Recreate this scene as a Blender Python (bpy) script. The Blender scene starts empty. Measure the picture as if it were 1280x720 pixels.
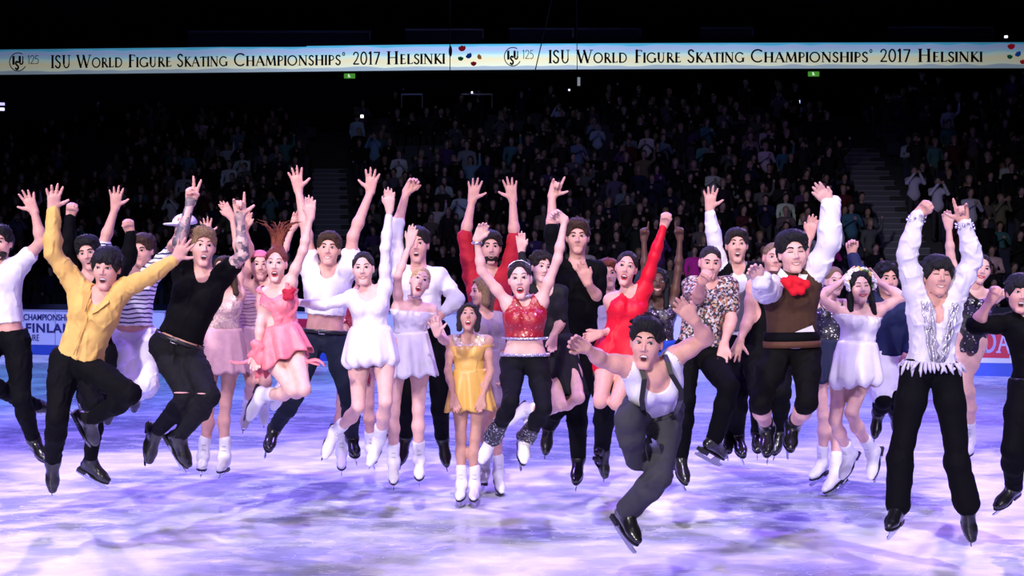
import bpy, math, random
import numpy as np
from concurrent.futures import ThreadPoolExecutor
C = bpy.context.scene.collection
SC = bpy.context.scene
PI = math.pi
# ------------------------------------------------------------------ camera, world, lights
F, YH, CZ = 1500.0, 360.0, 1.73          # focal length in pixels, horizon row, eye height in metres
cam_d = bpy.data.cameras.new('camera'); cam = bpy.data.objects.new('camera', cam_d); C.objects.link(cam)
cam_d.sensor_width = 36.0; cam_d.lens = 36.0 * F / 1280.0; cam_d.clip_end = 200
cam.location = (0, 0, CZ); cam.rotation_euler = (PI / 2, 0, 0); SC.camera = cam
SC.view_settings.view_transform = 'Standard'; SC.view_settings.look = 'None'
SC.view_settings.gamma = 1.0; SC.view_settings.use_curve_mapping = False
SC.view_settings.exposure = 0.0
SC.cycles.max_bounces = 4; SC.cycles.diffuse_bounces = 2; SC.cycles.glossy_bounces = 2
SC.cycles.transmission_bounces = 2; SC.cycles.use_denoising = True; SC.cycles.caustics_reflective = False
SC.cycles.caustics_refractive = False; SC.cycles.sample_clamp_indirect = 3.0
w = bpy.data.worlds.new('dark_hall'); SC.world = w; w.use_nodes = True
w.node_tree.nodes['Background'].inputs[0].default_value = (0.45, 0.42, 0.62, 1)
w.node_tree.nodes['Background'].inputs[1].default_value = 0.008

def V3(*a): return np.array(a, dtype=np.float64)
def unit(v):
    n = np.linalg.norm(v); return v / (n if n > 1e-9 else 1.0)
def unproj(px, py, d): return V3((px - 640.0) * d / F, d, CZ + (YH - py) * d / F)

def spot(name, loc, target, power, color, angle, size=0.35, blend=0.5, spec=1.0):
    l = bpy.data.lights.new(name, 'SPOT'); l.energy = power; l.color = color; l.spot_size = math.radians(angle)
    l.spot_blend = blend; l.shadow_soft_size = size; l.specular_factor = spec
    o = bpy.data.objects.new(name, l); C.objects.link(o); o.location = loc
    import mathutils
    o.rotation_euler = (mathutils.Vector(target) - mathutils.Vector(loc)).to_track_quat('-Z', 'Y').to_euler()
    return o
# followspots from the front of the hall, on the skaters
spot('key_light', (-7.5, -9, 7.5), (0.0, 8.4, 1.2), 12500, (1.0, 0.91, 0.92), 36, 0.5, 0.6)
spot('key_light', (4.5, -10, 6.5), (0.3, 8.4, 1.3), 2000, (1.0, 0.88, 0.95), 38, 0.5, 0.6)
# violet moving heads in the roof, washing the ice
spot('wash_light', (-9, 12, 12), (-3.5, 11.5, 0), 5200, (0.30, 0.17, 1.0), 75, 0.4, 0.6)
spot('wash_light', (9, 12, 12), (4.5, 11.5, 0), 5200, (0.32, 0.17, 1.0), 75, 0.4, 0.6)
spot('wash_light', (0, 20, 12), (0, 16, 0), 6000, (0.24, 0.22, 1.0), 80, 0.4, 0.6)
spot('wash_light', (-8, 21, 11), (-8, 23, 0), 4200, (0.16, 0.34, 1.0), 92, 0.4, 0.7)
spot('wash_light', (7, 18, 11), (7, 20, 0), 3600, (0.22, 0.24, 1.0), 92, 0.4, 0.7)
spot('wash_light', (0, 3, 11), (0, 5.5, 0), 1500, (0.35, 0.15, 1.0), 80, 0.4, 0.7)
# white beams falling from the front truss on the ice among and before the skaters
spot('beam_light', (-6, 1, 12), (-3.2, 10.0, 0), 5200, (0.92, 0.86, 1.0), 26, 0.2, 0.8)
spot('beam_light', (0, 0, 12), (0.1, 10.2, 0), 5200, (0.92, 0.86, 1.0), 24, 0.2, 0.8)
spot('beam_light', (6, 1, 12), (3.6, 10.0, 0), 5200, (0.92, 0.86, 1.0), 26, 0.2, 0.8)
# violet back light, rimming shoulders and hair
spot('rim_light', (-10, 24, 10), (-2, 8.5, 1.6), 5200, (0.55, 0.40, 1.0), 34, 0.3, 0.7)
spot('rim_light', (10, 24, 10), (3, 8.5, 1.6), 5200, (0.60, 0.42, 1.0), 34, 0.3, 0.7)
# cold spots added to brighten boards and far ice, thin spill on stand
for k_ in range(8):
    bx_ = -15.0 + 3.7 * k_; by_ = 26.9 - .348 * bx_
    spot('board_fill', (bx_ - .33 * 9, by_ - .945 * 9, 7.0), (bx_ - .1, by_ - .3, -.4), 3600, (0.46, 0.46, 1.0), 27, 0.15, 0.35)
spot('stand_light', (-5, 14, 14), (-2, 35, 2.6), 950, (0.62, 0.68, 1.0), 50, 0.8, 0.9)
spot('stand_light', (7, 14, 14), (5, 33, 2.2), 1150, (0.66, 0.50, 1.0), 50, 0.8, 0.9)

# ------------------------------------------------------------------ materials
MATS = {}
def mat(name, col, rough=0.6, metal=0.0, spec=0.5, bump=0.0, bscale=60.0, var=0.0, emit=0.0, sheen=0.0, sss=0.0, coat=0.0):
    if name in MATS: return MATS[name]
    m = bpy.data.materials.new(name); m.use_nodes = True; nt = m.node_tree; b = nt.nodes['Principled BSDF']
    b.inputs['Base Color'].default_value = (*col, 1); b.inputs['Roughness'].default_value = rough
    b.inputs['Metallic'].default_value = metal; b.inputs['Specular IOR Level'].default_value = spec
    if sheen: b.inputs['Sheen Weight'].default_value = sheen
    if coat: b.inputs['Coat Weight'].default_value = coat
    if sss:
        b.inputs['Subsurface Weight'].default_value = sss; b.inputs['Subsurface Radius'].default_value = (0.012, 0.005, 0.003)
        b.inputs['Subsurface Scale'].default_value = 0.6
    if emit:
        b.inputs['Emission Color'].default_value = (*col, 1); b.inputs['Emission Strength'].default_value = emit
    if bump or var:
        tc = nt.nodes.new('ShaderNodeTexCoord'); n = nt.nodes.new('ShaderNodeTexNoise')
        n.inputs['Scale'].default_value = bscale; n.inputs['Detail'].default_value = 4
        nt.links.new(tc.outputs['Object'], n.inputs['Vector'])
        if bump:
            bp = nt.nodes.new('ShaderNodeBump'); bp.inputs['Strength'].default_value = bump; bp.inputs['Distance'].default_value = 0.01
            nt.links.new(n.outputs['Fac'], bp.inputs['Height']); nt.links.new(bp.outputs['Normal'], b.inputs['Normal'])
        if var:
            r = nt.nodes.new('ShaderNodeValToRGB')
            r.color_ramp.elements[0].position = 0.35; r.color_ramp.elements[1].position = 0.65
            r.color_ramp.elements[0].color = (*[c * (1 - var) for c in col], 1)
            r.color_ramp.elements[1].color = (*[min(1, c * (1 + var)) for c in col], 1)
            nt.links.new(n.outputs['Fac'], r.inputs['Fac']); nt.links.new(r.outputs['Color'], b.inputs['Base Color'])
    MATS[name] = m; return m
def nd(nt, t, **kw):
    n = nt.nodes.new('ShaderNode' + t)
    for k, v in kw.items(): setattr(n, k, v)
    return n
def cloth(name, col, **kw):
    a = dict(rough=0.75, spec=0.3, bump=0.25, bscale=22.0, var=0.06); a.update(kw); return mat(name, col, **a)
def stripes_mat(name, base, line, period=0.036, duty=0.33):
    if name in MATS: return MATS[name]
    m = cloth(name, base, var=0.0); nt = m.node_tree; b = nt.nodes['Principled BSDF']
    tc = nd(nt, 'TexCoord'); s = nd(nt, 'SeparateXYZ'); nt.links.new(tc.outputs['Object'], s.inputs[0])
    nz = nd(nt, 'TexNoise'); nz.inputs['Scale'].default_value = 7; nt.links.new(tc.outputs['Object'], nz.inputs['Vector'])
    ad = nd(nt, 'Math', operation='MULTIPLY_ADD'); ad.inputs[1].default_value = 0.05
    nt.links.new(nz.outputs['Fac'], ad.inputs[0]); nt.links.new(s.outputs['Z'], ad.inputs[2])
    dv = nd(nt, 'Math', operation='DIVIDE'); dv.inputs[1].default_value = period; nt.links.new(ad.outputs[0], dv.inputs[0])
    fr = nd(nt, 'Math', operation='FRACT'); nt.links.new(dv.outputs[0], fr.inputs[0])
    lt = nd(nt, 'Math', operation='LESS_THAN'); lt.inputs[1].default_value = duty; nt.links.new(fr.outputs[0], lt.inputs[0])
    mx = nd(nt, 'Mix', data_type='RGBA'); mx.inputs[6].default_value = (*base, 1); mx.inputs[7].default_value = (*line, 1)
    nt.links.new(lt.outputs[0], mx.inputs[0]); nt.links.new(mx.outputs[2], b.inputs['Base Color']); return m
def sequin_mat(name, col, glint=(1, 1, 1), scale=70.0, dens=0.12, rough=0.4, tilt=0.55):
    """cloth sewn with small facets: each cell has its own tilt, some are shiny stones"""
    if name in MATS: return MATS[name]
    m = mat(name, col, rough=rough, spec=0.8); nt = m.node_tree; b = nt.nodes['Principled BSDF']
    tc = nd(nt, 'TexCoord'); v = nd(nt, 'TexVoronoi'); v.inputs['Scale'].default_value = scale * 1.7
    nt.links.new(tc.outputs['Object'], v.inputs['Vector'])
    g = nd(nt, 'NewGeometry'); sb = nd(nt, 'VectorMath', operation='SUBTRACT'); sb.inputs[1].default_value = (.5, .5, .5)
    nt.links.new(v.outputs['Color'], sb.inputs[0])
    sc = nd(nt, 'VectorMath', operation='SCALE'); sc.inputs[3].default_value = tilt; nt.links.new(sb.outputs[0], sc.inputs[0])
    ad = nd(nt, 'VectorMath', operation='ADD'); nt.links.new(g.outputs['Normal'], ad.inputs[0]); nt.links.new(sc.outputs[0], ad.inputs[1])
    nm = nd(nt, 'VectorMath', operation='NORMALIZE'); nt.links.new(ad.outputs[0], nm.inputs[0]); nt.links.new(nm.outputs[0], b.inputs['Normal'])
    s = nd(nt, 'SeparateColor'); nt.links.new(v.outputs['Color'], s.inputs[0])
    lt = nd(nt, 'Math', operation='LESS_THAN'); lt.inputs[1].default_value = dens; nt.links.new(s.outputs[0], lt.inputs[0])
    mx = nd(nt, 'Mix', data_type='RGBA'); mx.inputs[6].default_value = (*col, 1); mx.inputs[7].default_value = (*glint, 1)
    nt.links.new(lt.outputs[0], mx.inputs[0]); nt.links.new(mx.outputs[2], b.inputs['Base Color'])
    nt.links.new(lt.outputs[0], b.inputs['Metallic']); return m
def patch_mat(name, cols, scale=24.0, rough=0.7, w=None):
    """printed cloth: cells of several colours"""
    if name in MATS: return MATS[name]
    m = mat(name, cols[0], rough=rough); nt = m.node_tree; b = nt.nodes['Principled BSDF']
    tc = nd(nt, 'TexCoord'); v = nd(nt, 'TexVoronoi', distance='CHEBYCHEV'); v.inputs['Scale'].default_value = scale
    nt.links.new(tc.outputs['Object'], v.inputs['Vector'])
    s = nd(nt, 'SeparateColor'); nt.links.new(v.outputs['Color'], s.inputs[0])
    r = nd(nt, 'ValToRGB'); r.color_ramp.interpolation = 'CONSTANT'
    n = len(cols)
    while len(r.color_ramp.elements) < n: r.color_ramp.elements.new(0.5)
    for i, c in enumerate(cols):
        r.color_ramp.elements[i].position = i / n; r.color_ramp.elements[i].color = (*c, 1)
    nt.links.new(s.outputs[0], r.inputs['Fac']); nt.links.new(r.outputs['Color'], b.inputs['Base Color']); return m

# ------------------------------------------------------------------ mesh output
def mesh_np(name, v, q, mats, mi=None, smooth=True):
    me = bpy.data.meshes.new(name)
    v = np.asarray(v, dtype=np.float32); q = np.asarray(q, dtype=np.int32); k = q.shape[1]
    me.vertices.add(len(v)); me.vertices.foreach_set('co', v.ravel())
    me.loops.add(q.size); me.loops.foreach_set('vertex_index', q.ravel())
    me.polygons.add(len(q)); me.polygons.foreach_set('loop_start', np.arange(0, q.size, k, dtype=np.int32))
    me.polygons.foreach_set('loop_total', np.full(len(q), k, dtype=np.int32))
    for m in mats: me.materials.append(m)
    if mi is not None: me.polygons.foreach_set('material_index', mi.astype(np.int32))
    me.polygons.foreach_set('use_smooth', np.full(len(q), smooth))
    me.update(calc_edges=True); return me
def link(name, me, parent=None, base=None):
    o = bpy.data.objects.new(name, me); C.objects.link(o)
    if parent is not None: o.parent = parent
    return o
def tag(o, label, cat, group=None, kind=None):
    if label: o['label'] = label
    if cat: o['category'] = cat
    if group: o['group'] = group
    if kind: o['kind'] = kind
    return o
def empty(name, loc):
    o = bpy.data.objects.new(name, None); C.objects.link(o); o.location = tuple(loc); o.empty_display_size = 0.1; return o

# boxes / tubes / lofts gathered in one mesh
class MB:
    def __init__(s): s.v = []; s.f = []; s.m = []
    def box(s, c, h, R=None, m=0):
        c = np.asarray(c, float); n = len(s.v); R = np.eye(3) if R is None else np.asarray(R)
        for i in range(8):
            p = V3(h[0] * (1 if i & 1 else -1), h[1] * (1 if i & 2 else -1), h[2] * (1 if i & 4 else -1)); s.v.append(c + R @ p)
        for f in ((0, 2, 3, 1), (4, 5, 7, 6), (0, 1, 5, 4), (2, 6, 7, 3), (0, 4, 6, 2), (1, 3, 7, 5)):
            s.f.append([n + i for i in f]); s.m.append(m)
        return s
    def prism(s, pts, off, m=0):
        """polygon pts (3-D, planar) extruded by off"""
        n = len(s.v); k = len(pts); off = np.asarray(off, float)
        for p in pts: s.v.append(np.asarray(p, float))
        for p in pts: s.v.append(np.asarray(p, float) + off)
        s.f.append([n + i for i in range(k)][::-1]); s.f.append([n + k + i for i in range(k)]); s.m += [m, m]
        for i in range(k): j = (i + 1) % k; s.f.append([n + i, n + j, n + k + j, n + k + i]); s.m.append(m)
        return s
    def tube(s, pts, r, k=8, m=0, closed=False):
        pts = [np.asarray(p, float) for p in pts]; n0 = len(s.v); N = len(pts)
        rr = r if hasattr(r, '__len__') else [r] * N
        up = V3(0.123, 0.3, 0.95)
        for i, p in enumerate(pts):
            if closed: t = unit(pts[(i + 1) % N] - pts[i - 1])
            else: t = unit(pts[min(i + 1, N - 1)] - pts[max(i - 1, 0)])
            a = unit(np.cross(t, up)); b = np.cross(t, a)
            for j in range(k):
                an = 2 * PI * j / k; s.v.append(p + rr[i] * (a * math.cos(an) + b * math.sin(an)))
        for i in range(N if closed else N - 1):
            i2 = (i + 1) % N
            for j in range(k):
                j2 = (j + 1) % k; s.f.append([n0 + i * k + j, n0 + i * k + j2, n0 + i2 * k + j2, n0 + i2 * k + j]); s.m.append(m)
        if not closed:
            s.f.append([n0 + j for j in range(k)][::-1]); s.f.append([n0 + (N - 1) * k + j for j in range(k)]); s.m += [m, m]
        return s
    def ball(s, c, r, R=None, m=0, nu=12, nv=8):
        c = np.asarray(c, float); r = np.asarray(r, float) * np.ones(3); R = np.eye(3) if R is None else np.asarray(R); n0 = len(s.v)
        for i in range(nv + 1):
            t = PI * i / nv
            for j in range(nu):
                a = 2 * PI * j / nu; s.v.append(c + R @ (r * V3(math.sin(t) * math.cos(a), math.sin(t) * math.sin(a), math.cos(t))))
        for i in range(nv):
            for j in range(nu):
                j2 = (j + 1) % nu; s.f.append([n0 + i * nu + j, n0 + (i + 1) * nu + j, n0 + (i + 1) * nu + j2, n0 + i * nu + j2]); s.m.append(m)
        return s
    def mesh(s, name, mats, smooth=False, base=None):
        me = bpy.data.meshes.new(name); b = V3(0, 0, 0) if base is None else base
        me.from_pydata([tuple(p - b) for p in s.v], [], s.f)
        for m in (mats if isinstance(mats, (list, tuple)) else [mats]): me.materials.append(m)
        me.polygons.foreach_set('material_index', s.m); me.polygons.foreach_set('use_smooth', [smooth] * len(s.f)); me.update(); return me
    def build(s, name, mats, parent=None, smooth=False, base=None):
        return link(name, s.mesh(name, mats, smooth, base), parent)

# ------------------------------------------------------------------ implicit surfaces
# primitives: ('c', a, b, ra, rb, k, op, flat_axis, flat)  capsule with two radii;  ('e', centre, radii, R, k, op)  ellipsoid;
#             ('p', point, normal, k, op) half space (only as a cutter).   op: +1 join, -1 cut, 2 keep only inside
def cap(a, b, ra, rb, k=0.03, op=1, fax=None, fl=1.0): return ('c', np.asarray(a, float), np.asarray(b, float), ra, rb, k, op, fax, fl)
def ell(c, r, R=None, k=0.02, op=1): return ('e', np.asarray(c, float), np.asarray(r, float) * np.ones(3), np.eye(3) if R is None else np.asarray(R), k, op)
def pln(p, n, k=0.004, op=-1): return ('p', np.asarray(p, float), unit(np.asarray(n, float)), k, op)
def pbox(p):
    if p[0] == 'c':
        r = max(p[3], p[4]); return np.minimum(p[1], p[2]) - r, np.maximum(p[1], p[2]) + r
    if p[0] == 'e':
        e = np.sqrt(((p[3] * p[2]) ** 2).sum(1)); return p[1] - e, p[1] + e
    return None
def peval(p, X, Y, Z):
    f = np.float32
    if p[0] == 'c':
        _, a, b, ra, rb, k, op, fax, fl = p
        x, y, z = X - f(a[0]), Y - f(a[1]), Z - f(a[2]); ba = b - a; bb = float(ba @ ba)
        if bb > 1e-10:
            t = np.clip((x * f(ba[0]) + y * f(ba[1]) + z * f(ba[2])) / f(bb), 0, 1)
            x = x - t * f(ba[0]); y = y - t * f(ba[1]); z = z - t * f(ba[2]); r = f(ra) + t * f(rb - ra)
        else: r = f(ra)
        if fax is not None:
            s = (x * f(fax[0]) + y * f(fax[1]) + z * f(fax[2])) * f(1 / fl - 1); x = x + s * f(fax[0]); y = y + s * f(fax[1]); z = z + s * f(fax[2])
        return np.sqrt(x * x + y * y + z * z) - r
    if p[0] == 'e':
        _, c, r, R, k, op = p
        x, y, z = X - f(c[0]), Y - f(c[1]), Z - f(c[2]); k0 = 0; k1 = 0
        for i in range(3):
            q = (x * f(R[0, i]) + y * f(R[1, i]) + z * f(R[2, i])) / f(r[i]); k0 = k0 + q * q; k1 = k1 + (q / f(r[i])) ** 2
        k0 = np.sqrt(k0); k1 = np.sqrt(k1) + f(1e-6); return k0 * (k0 - 1) / k1
    _, c, n, k, op = p
    return (X - f(c[0])) * f(n[0]) + (Y - f(c[1])) * f(n[1]) + (Z - f(c[2])) * f(n[2])
def comb(a, b, k, op):
    if op == 1:
        h = np.clip(0.5 + 0.5 * (a - b) / k, 0, 1); return a + (b - a) * h - k * h * (1 - h)
    if op == -1: b = -b
    h = np.clip(0.5 + 0.5 * (b - a) / k, 0, 1); return a + (b - a) * h + k * h * (1 - h)
def sdf_mesh(prims, h):
    lo = np.min([pbox(p)[0] for p in prims if p[0] != 'p' and p[-1 if p[0] == 'e' else 6] == 1], axis=0) - 3 * h
    hi = np.max([pbox(p)[1] for p in prims if p[0] != 'p' and p[-1 if p[0] == 'e' else 6] == 1], axis=0) + 3 * h
    n = np.ceil((hi - lo) / h).astype(int) + 1
    ax = [(lo[i] + h * np.arange(n[i])).astype(np.float32) for i in range(3)]
    G = np.full(n, 0.2, dtype=np.float32)
    for p in prims:
        k = p[5] if p[0] == 'c' else (p[4] if p[0] == 'e' else p[3]); op = p[6] if p[0] == 'c' else (p[5] if p[0] == 'e' else p[4])
        if p[0] == 'p' or op == 2: sl = [slice(0, n[i]) for i in range(3)]
        else:
            a, b = pbox(p); m = k + 3 * h
            i0 = np.clip(np.floor((a - m - lo) / h).astype(int), 0, n); i1 = np.clip(np.ceil((b + m - lo) / h).astype(int) + 1, 0, n)
            if (i1 <= i0).any(): continue
            sl = [slice(i0[i], i1[i]) for i in range(3)]
        d = peval(p, ax[0][sl[0]][:, None, None], ax[1][sl[1]][None, :, None], ax[2][sl[2]][None, None, :])
        G[tuple(sl)] = comb(G[tuple(sl)], d, k, op)
    G[0] = G[-1] = 0.2; G[:, 0] = G[:, -1] = 0.2; G[:, :, 0] = G[:, :, -1] = 0.2
    S = G < 0
    o = S[:-1] | S[1:]; o = o[:, :-1] | o[:, 1:]; o = o[:, :, :-1] | o[:, :, 1:]
    a = S[:-1] & S[1:]; a = a[:, :-1] & a[:, 1:]; a = a[:, :, :-1] & a[:, :, 1:]
    I, J, K = np.nonzero(o & ~a); M = len(I)
    if M == 0: return np.zeros((0, 3)), np.zeros((0, 4), int)
    ids = np.full(o.shape, -1, dtype=np.int32); ids[I, J, K] = np.arange(M)
    acc = np.zeros((M, 3), np.float32); cnt = np.zeros(M, np.float32)
    cor = [(i, j, k) for i in (0, 1) for j in (0, 1) for k in (0, 1)]
    val = {c: G[I + c[0], J + c[1], K + c[2]] for c in cor}
    for c in cor:
        for axd in range(3):
            if c[axd]: continue
            c2 = list(c); c2[axd] = 1; c2 = tuple(c2); v0, v1 = val[c], val[c2]; mk = (v0 < 0) != (v1 < 0)
            t = np.where(mk, v0 / np.where(mk, v0 - v1, 1), 0)
            for e in range(3): acc[:, e] += np.where(mk, (t if e == axd else c[e]), 0)
            cnt += mk
    P = (np.stack([I, J, K], 1) + acc / cnt[:, None]) * h + lo
    Q = []
    for axd in range(3):
        A = [slice(None)] * 3; B = [slice(None)] * 3; A[axd] = slice(0, -1); B[axd] = slice(1, None)
        dif = S[tuple(A)] != S[tuple(B)]; e = np.nonzero(dif); e = [x for x in e]
        u, v = (axd + 1) % 3, (axd + 2) % 3
        ins = S[tuple(A)][dif]
        def cell(du, dv):
            q = [e[0].copy(), e[1].copy(), e[2].copy()]; q[u] -= du; q[v] -= dv; return ids[q[0], q[1], q[2]]
        q4 = np.stack([cell(0, 0), cell(1, 0), cell(1, 1), cell(0, 1)], 1)
        q4[~ins] = q4[~ins][:, ::-1]; Q.append(q4)
    Q = np.concatenate(Q); Q = Q[(Q >= 0).all(1)]
    return P, Q
def vnormals(P, Q):
    n = np.cross(P[Q[:, 2]] - P[Q[:, 0]], P[Q[:, 3]] - P[Q[:, 1]]); N = np.zeros_like(P)
    for j in range(4):
        for e in range(3): N[:, e] += np.bincount(Q[:, j], n[:, e], len(P))
    return N / (np.linalg.norm(N, axis=1)[:, None] + 1e-12)
def folds(P, Q, amp, freq=30.0, axis=None, seed=0):
    if axis is None: axis = V3(0, 0, 1) * 0
    """cloth folds: low ripples running along axis (they vary across it)"""
    rs = np.random.RandomState(seed); N = vnormals(P, Q); d = 0
    for i in range(4):
        v = unit(rs.normal(size=3))
        v = unit(v - (0.8 if i else .3) * axis * float(v @ axis))
        fr = freq * (0.6 + 0.9 * rs.rand()); ph = rs.rand() * 6.28
        warp = 0.6 * np.sin(P @ unit(rs.normal(size=3)) * fr * 0.7 + ph)
        d = d + (1 - 1.9 * np.abs(np.sin((P @ v * fr + ph) * .5 + warp)) ** .8) / 2.0
    return P + N * (np.maximum(d, -.45) * amp)[:, None]

# ------------------------------------------------------------------ people
JOBS = []      # (primitives, voxel, fold settings, name, parent, base, materials, zone function, label)
def job(prims, h, name, parent, base, mats, fold=None, zone=None, label=None):
    o = bpy.data.objects.new(name, bpy.data.meshes.new(name)); C.objects.link(o); o.parent = parent
    if label: o['label'] = label
    JOBS.append((prims, h, fold, o, base, mats, zone)); return o
def run_jobs():
    def work(j):
        prims, h, fold, o, base, mats, zone = j
        P, Q = sdf_mesh(prims, h); P = P.astype(np.float64)
        if fold is not None and len(P): P = folds(P, Q, *fold)
        mi = zone(P[Q].mean(1)) if (zone is not None and len(P)) else None
        return P - base, Q, mi
    with ThreadPoolExecutor(4) as ex:
        for j, (P, Q, mi) in zip(JOBS, ex.map(work, JOBS)):
            me = mesh_np(j[3].name, P, Q, j[5], mi); old = j[3].data; j[3].data = me; bpy.data.meshes.remove(old)

SKIN = dict(
    fair=(0.70, 0.37, 0.31), pale=(0.78, 0.46, 0.40), tan=(0.58, 0.31, 0.23), dark=(0.095, 0.040, 0.027), warm=(0.66, 0.38, 0.30))
def skin(k): return mat('skin_' + k, SKIN[k], rough=0.5, spec=0.35, sss=0.05, var=.06, bump=.08, bscale=26.0)
HAIRC = dict(black=(0.006, 0.006, 0.008), brown=(0.045, 0.022, 0.013), dark=(0.015, 0.010, 0.009), blonde=(0.50, 0.33, 0.15), red=(0.16, 0.035, 0.018), light=(0.20, 0.12, 0.07))
def hairm(k):
    if 'hair_' + k in MATS: return MATS['hair_' + k]
    m = mat('hair_' + k, HAIRC[k], rough=0.55, spec=0.25, bump=0.9, bscale=170.0, var=.35); nt = m.node_tree
    n = [x for x in nt.nodes if x.type == 'TEX_NOISE'][0]; tc = [x for x in nt.nodes if x.type == 'TEX_COORD'][0]; mp = nd(nt, 'Mapping'); mp.inputs['Scale'].default_value = (1, 1, .22)
    nt.links.new(tc.outputs['Object'], mp.inputs[0]); nt.links.new(mp.outputs[0], n.inputs['Vector']); return m

def hand_prims(W, f, n, side, typ, g):
    f = unit(f); n = unit(n - f * float(n @ f)); t = np.cross(f, n) * side
    out = [cap(W - f * .01, W + f * .075 * g, .0225 * g, .030 * g, .015, 1, n, .55)]
    lat = (.030, .0105, -.0095, -.028); fo = (.084, .090, .086, .077); L = (.074, .083, .076, .060)
    sp = dict(open=(15, 4, -8, -21), flat=(5, 1, -3, -8), v=(13, -9, -6, -12)).get(typ, (4, 1, -2, -5))
    curl = dict(open=[(4, 8)] * 4, flat=[(6, 8)] * 4, relax=[(16, 28)] * 4, fist=[(82, 95)] * 4, cup=[(38, 45), (42, 45), (46, 48), (50, 50)],
                point=[(3, 5), (80, 95), (84, 95), (86, 95)], v=[(2, 4), (2, 4), (84, 95), (86, 95)],
                wave=[(10, 15), (18, 25), (30, 35), (38, 45)], horns=[(2, 4), (70, 90), (60, 80), (20, 30)])[typ]
    for i in range(4):
        b = W + (f * fo[i] + t * lat[i]) * g
        out.append(cap(W + t * lat[i] * .55 * g, b, .016 * g, .0125 * g, .014))
        a = math.radians(sp[i]); d0 = f * math.cos(a) + t * math.sin(a); ang = 0; p = b
        for q, (fr, c) in enumerate(((.44, curl[i][0]), (.30, curl[i][1]), (.26, curl[i][1] * .6))):
            ang += c; r = math.radians(min(ang, 230)); d = d0 * math.cos(r) + n * math.sin(r)
            e = p + d * L[i] * fr * g; out.append(cap(p, e, (.0104 - .0009 * q) * g, (.0096 - .0010 * q) * g, .006)); p = e
    b = W + (f * .026 + t * .020) * g
    if typ in ('open', 'horns'): d1, d2 = f * .50 + t * .86, f * .62 + t * .78
    elif typ in ('fist', 'point', 'v'): d1, d2 = f * .75 + n * .45 + t * .35, f * .3 - t * .75 + n * .45
    else: d1, d2 = f * .78 + t * .55 + n * .2, f * .92 + t * .2 + n * .2
    m = b + unit(d1) * .048 * g; e = m + unit(d2) * .036 * g
    out.append(cap(b, m, .0155 * g, .0118 * g, .014)); out.append(cap(m, e, .0115 * g, .0088 * g, .006)); return out

def head_prims(T, R, q, expr, male):
    jd = dict(shout=.016, smile=.002, shut=0.0, open=.010)[expr]
    w = 1.0 if male else .94
    def e(c, r, k, op=1): return ell(T(c), np.asarray(r, float) * q, R, k * q, op)
    def c_(a, b, ra, rb, k): return cap(T(a), T(b), ra * q, rb * q, k * q)
    out = [e((0, -.012, .030), (.074 * w, .092, .082), .02), e((0, .016, -.012), (.064 * w, .072, .072), .02),
           e((0, .018, -.056 - jd * .5), (.053 * w, .056, .046 + jd * .3), .03), c_((-.011 * w, .060, -.097 - jd), (.011 * w, .060, -.097 - jd), .017, .017, .03),
           e((.036, .050, -.024), (.022, .024, .024), .03), e((-.036, .050, -.024), (.022, .024, .024), .03),
           c_((-.028, .074, .025), (.028, .074, .025), .010, .010, .02),
           e((.030, .097, .006), (.015, .013, .010), .012, -1), e((-.030, .097, .006), (.015, .013, .010), .012, -1),
           c_((0, .082, .014), (0, .104, -.026), .0050, .0090, .010), e((.011, .091, -.031), (.008, .009, .0065), .008), e((-.011, .091, -.031), (.008, .009, .0065), .008),
           e((.074 * w, -.004, -.008), (.009, .018, .029), .010), e((-.074 * w, -.004, -.008), (.009, .018, .029), .010)]
    if expr in ('shout', 'open'): out.append(e((0, .092, -.066 - jd * .5), (.019, .026, .011 + jd * .7), .006, -1))
    elif expr == 'smile': out.append(e((0, .098, -.062), (.022, .014, .008), .006, -1))
    else: pass
    return out, jd
I3 = np.eye(3); _ID = lambda p: np.asarray(p, float)
_SC = {}
def surf(expr, male):
    key = (expr in ('shout', 'open') and expr or expr, male)
    if key not in _SC:
        pr, _ = head_prims(_ID, I3, 1.0, expr, male); pr = [p for p in pr if not (p[0] == 'e' and p[5] == -1 and p[1][2] < -.03)]
        ys = np.arange(.03, .13, .001); xs = np.arange(-.06, .0601, .003); zs = np.arange(-.12, .0901, .003)
        X, Y, Z = xs[:, None, None].astype('f4'), ys[None, :, None].astype('f4'), zs[None, None, :].astype('f4'); G = np.full((len(xs), len(ys), len(zs)), .2, 'f4')
        for p in pr: G = comb(G, peval(p, X, Y, Z), p[5] if p[0] == 'c' else p[4], p[6] if p[0] == 'c' else p[5])
        ins = G < 0; last = np.where(ins.any(1), len(ys) - 1 - np.argmax(ins[:, ::-1, :], axis=1), 0); _SC[key] = (xs, zs, ys[last])
    xs, zs, Y = _SC[key]
    def f(x, z):
        i = np.clip((x - xs[0]) / .003, 0, len(xs) - 1.01); j = np.clip((z - zs[0]) / .003, 0, len(zs) - 1.01); a, b = int(i), int(j); u, v = i - a, j - b
        return (Y[a, b] * (1 - u) * (1 - v) + Y[a + 1, b] * u * (1 - v) + Y[a, b + 1] * (1 - u) * v + Y[a + 1, b + 1] * u * v)
    return f

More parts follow.
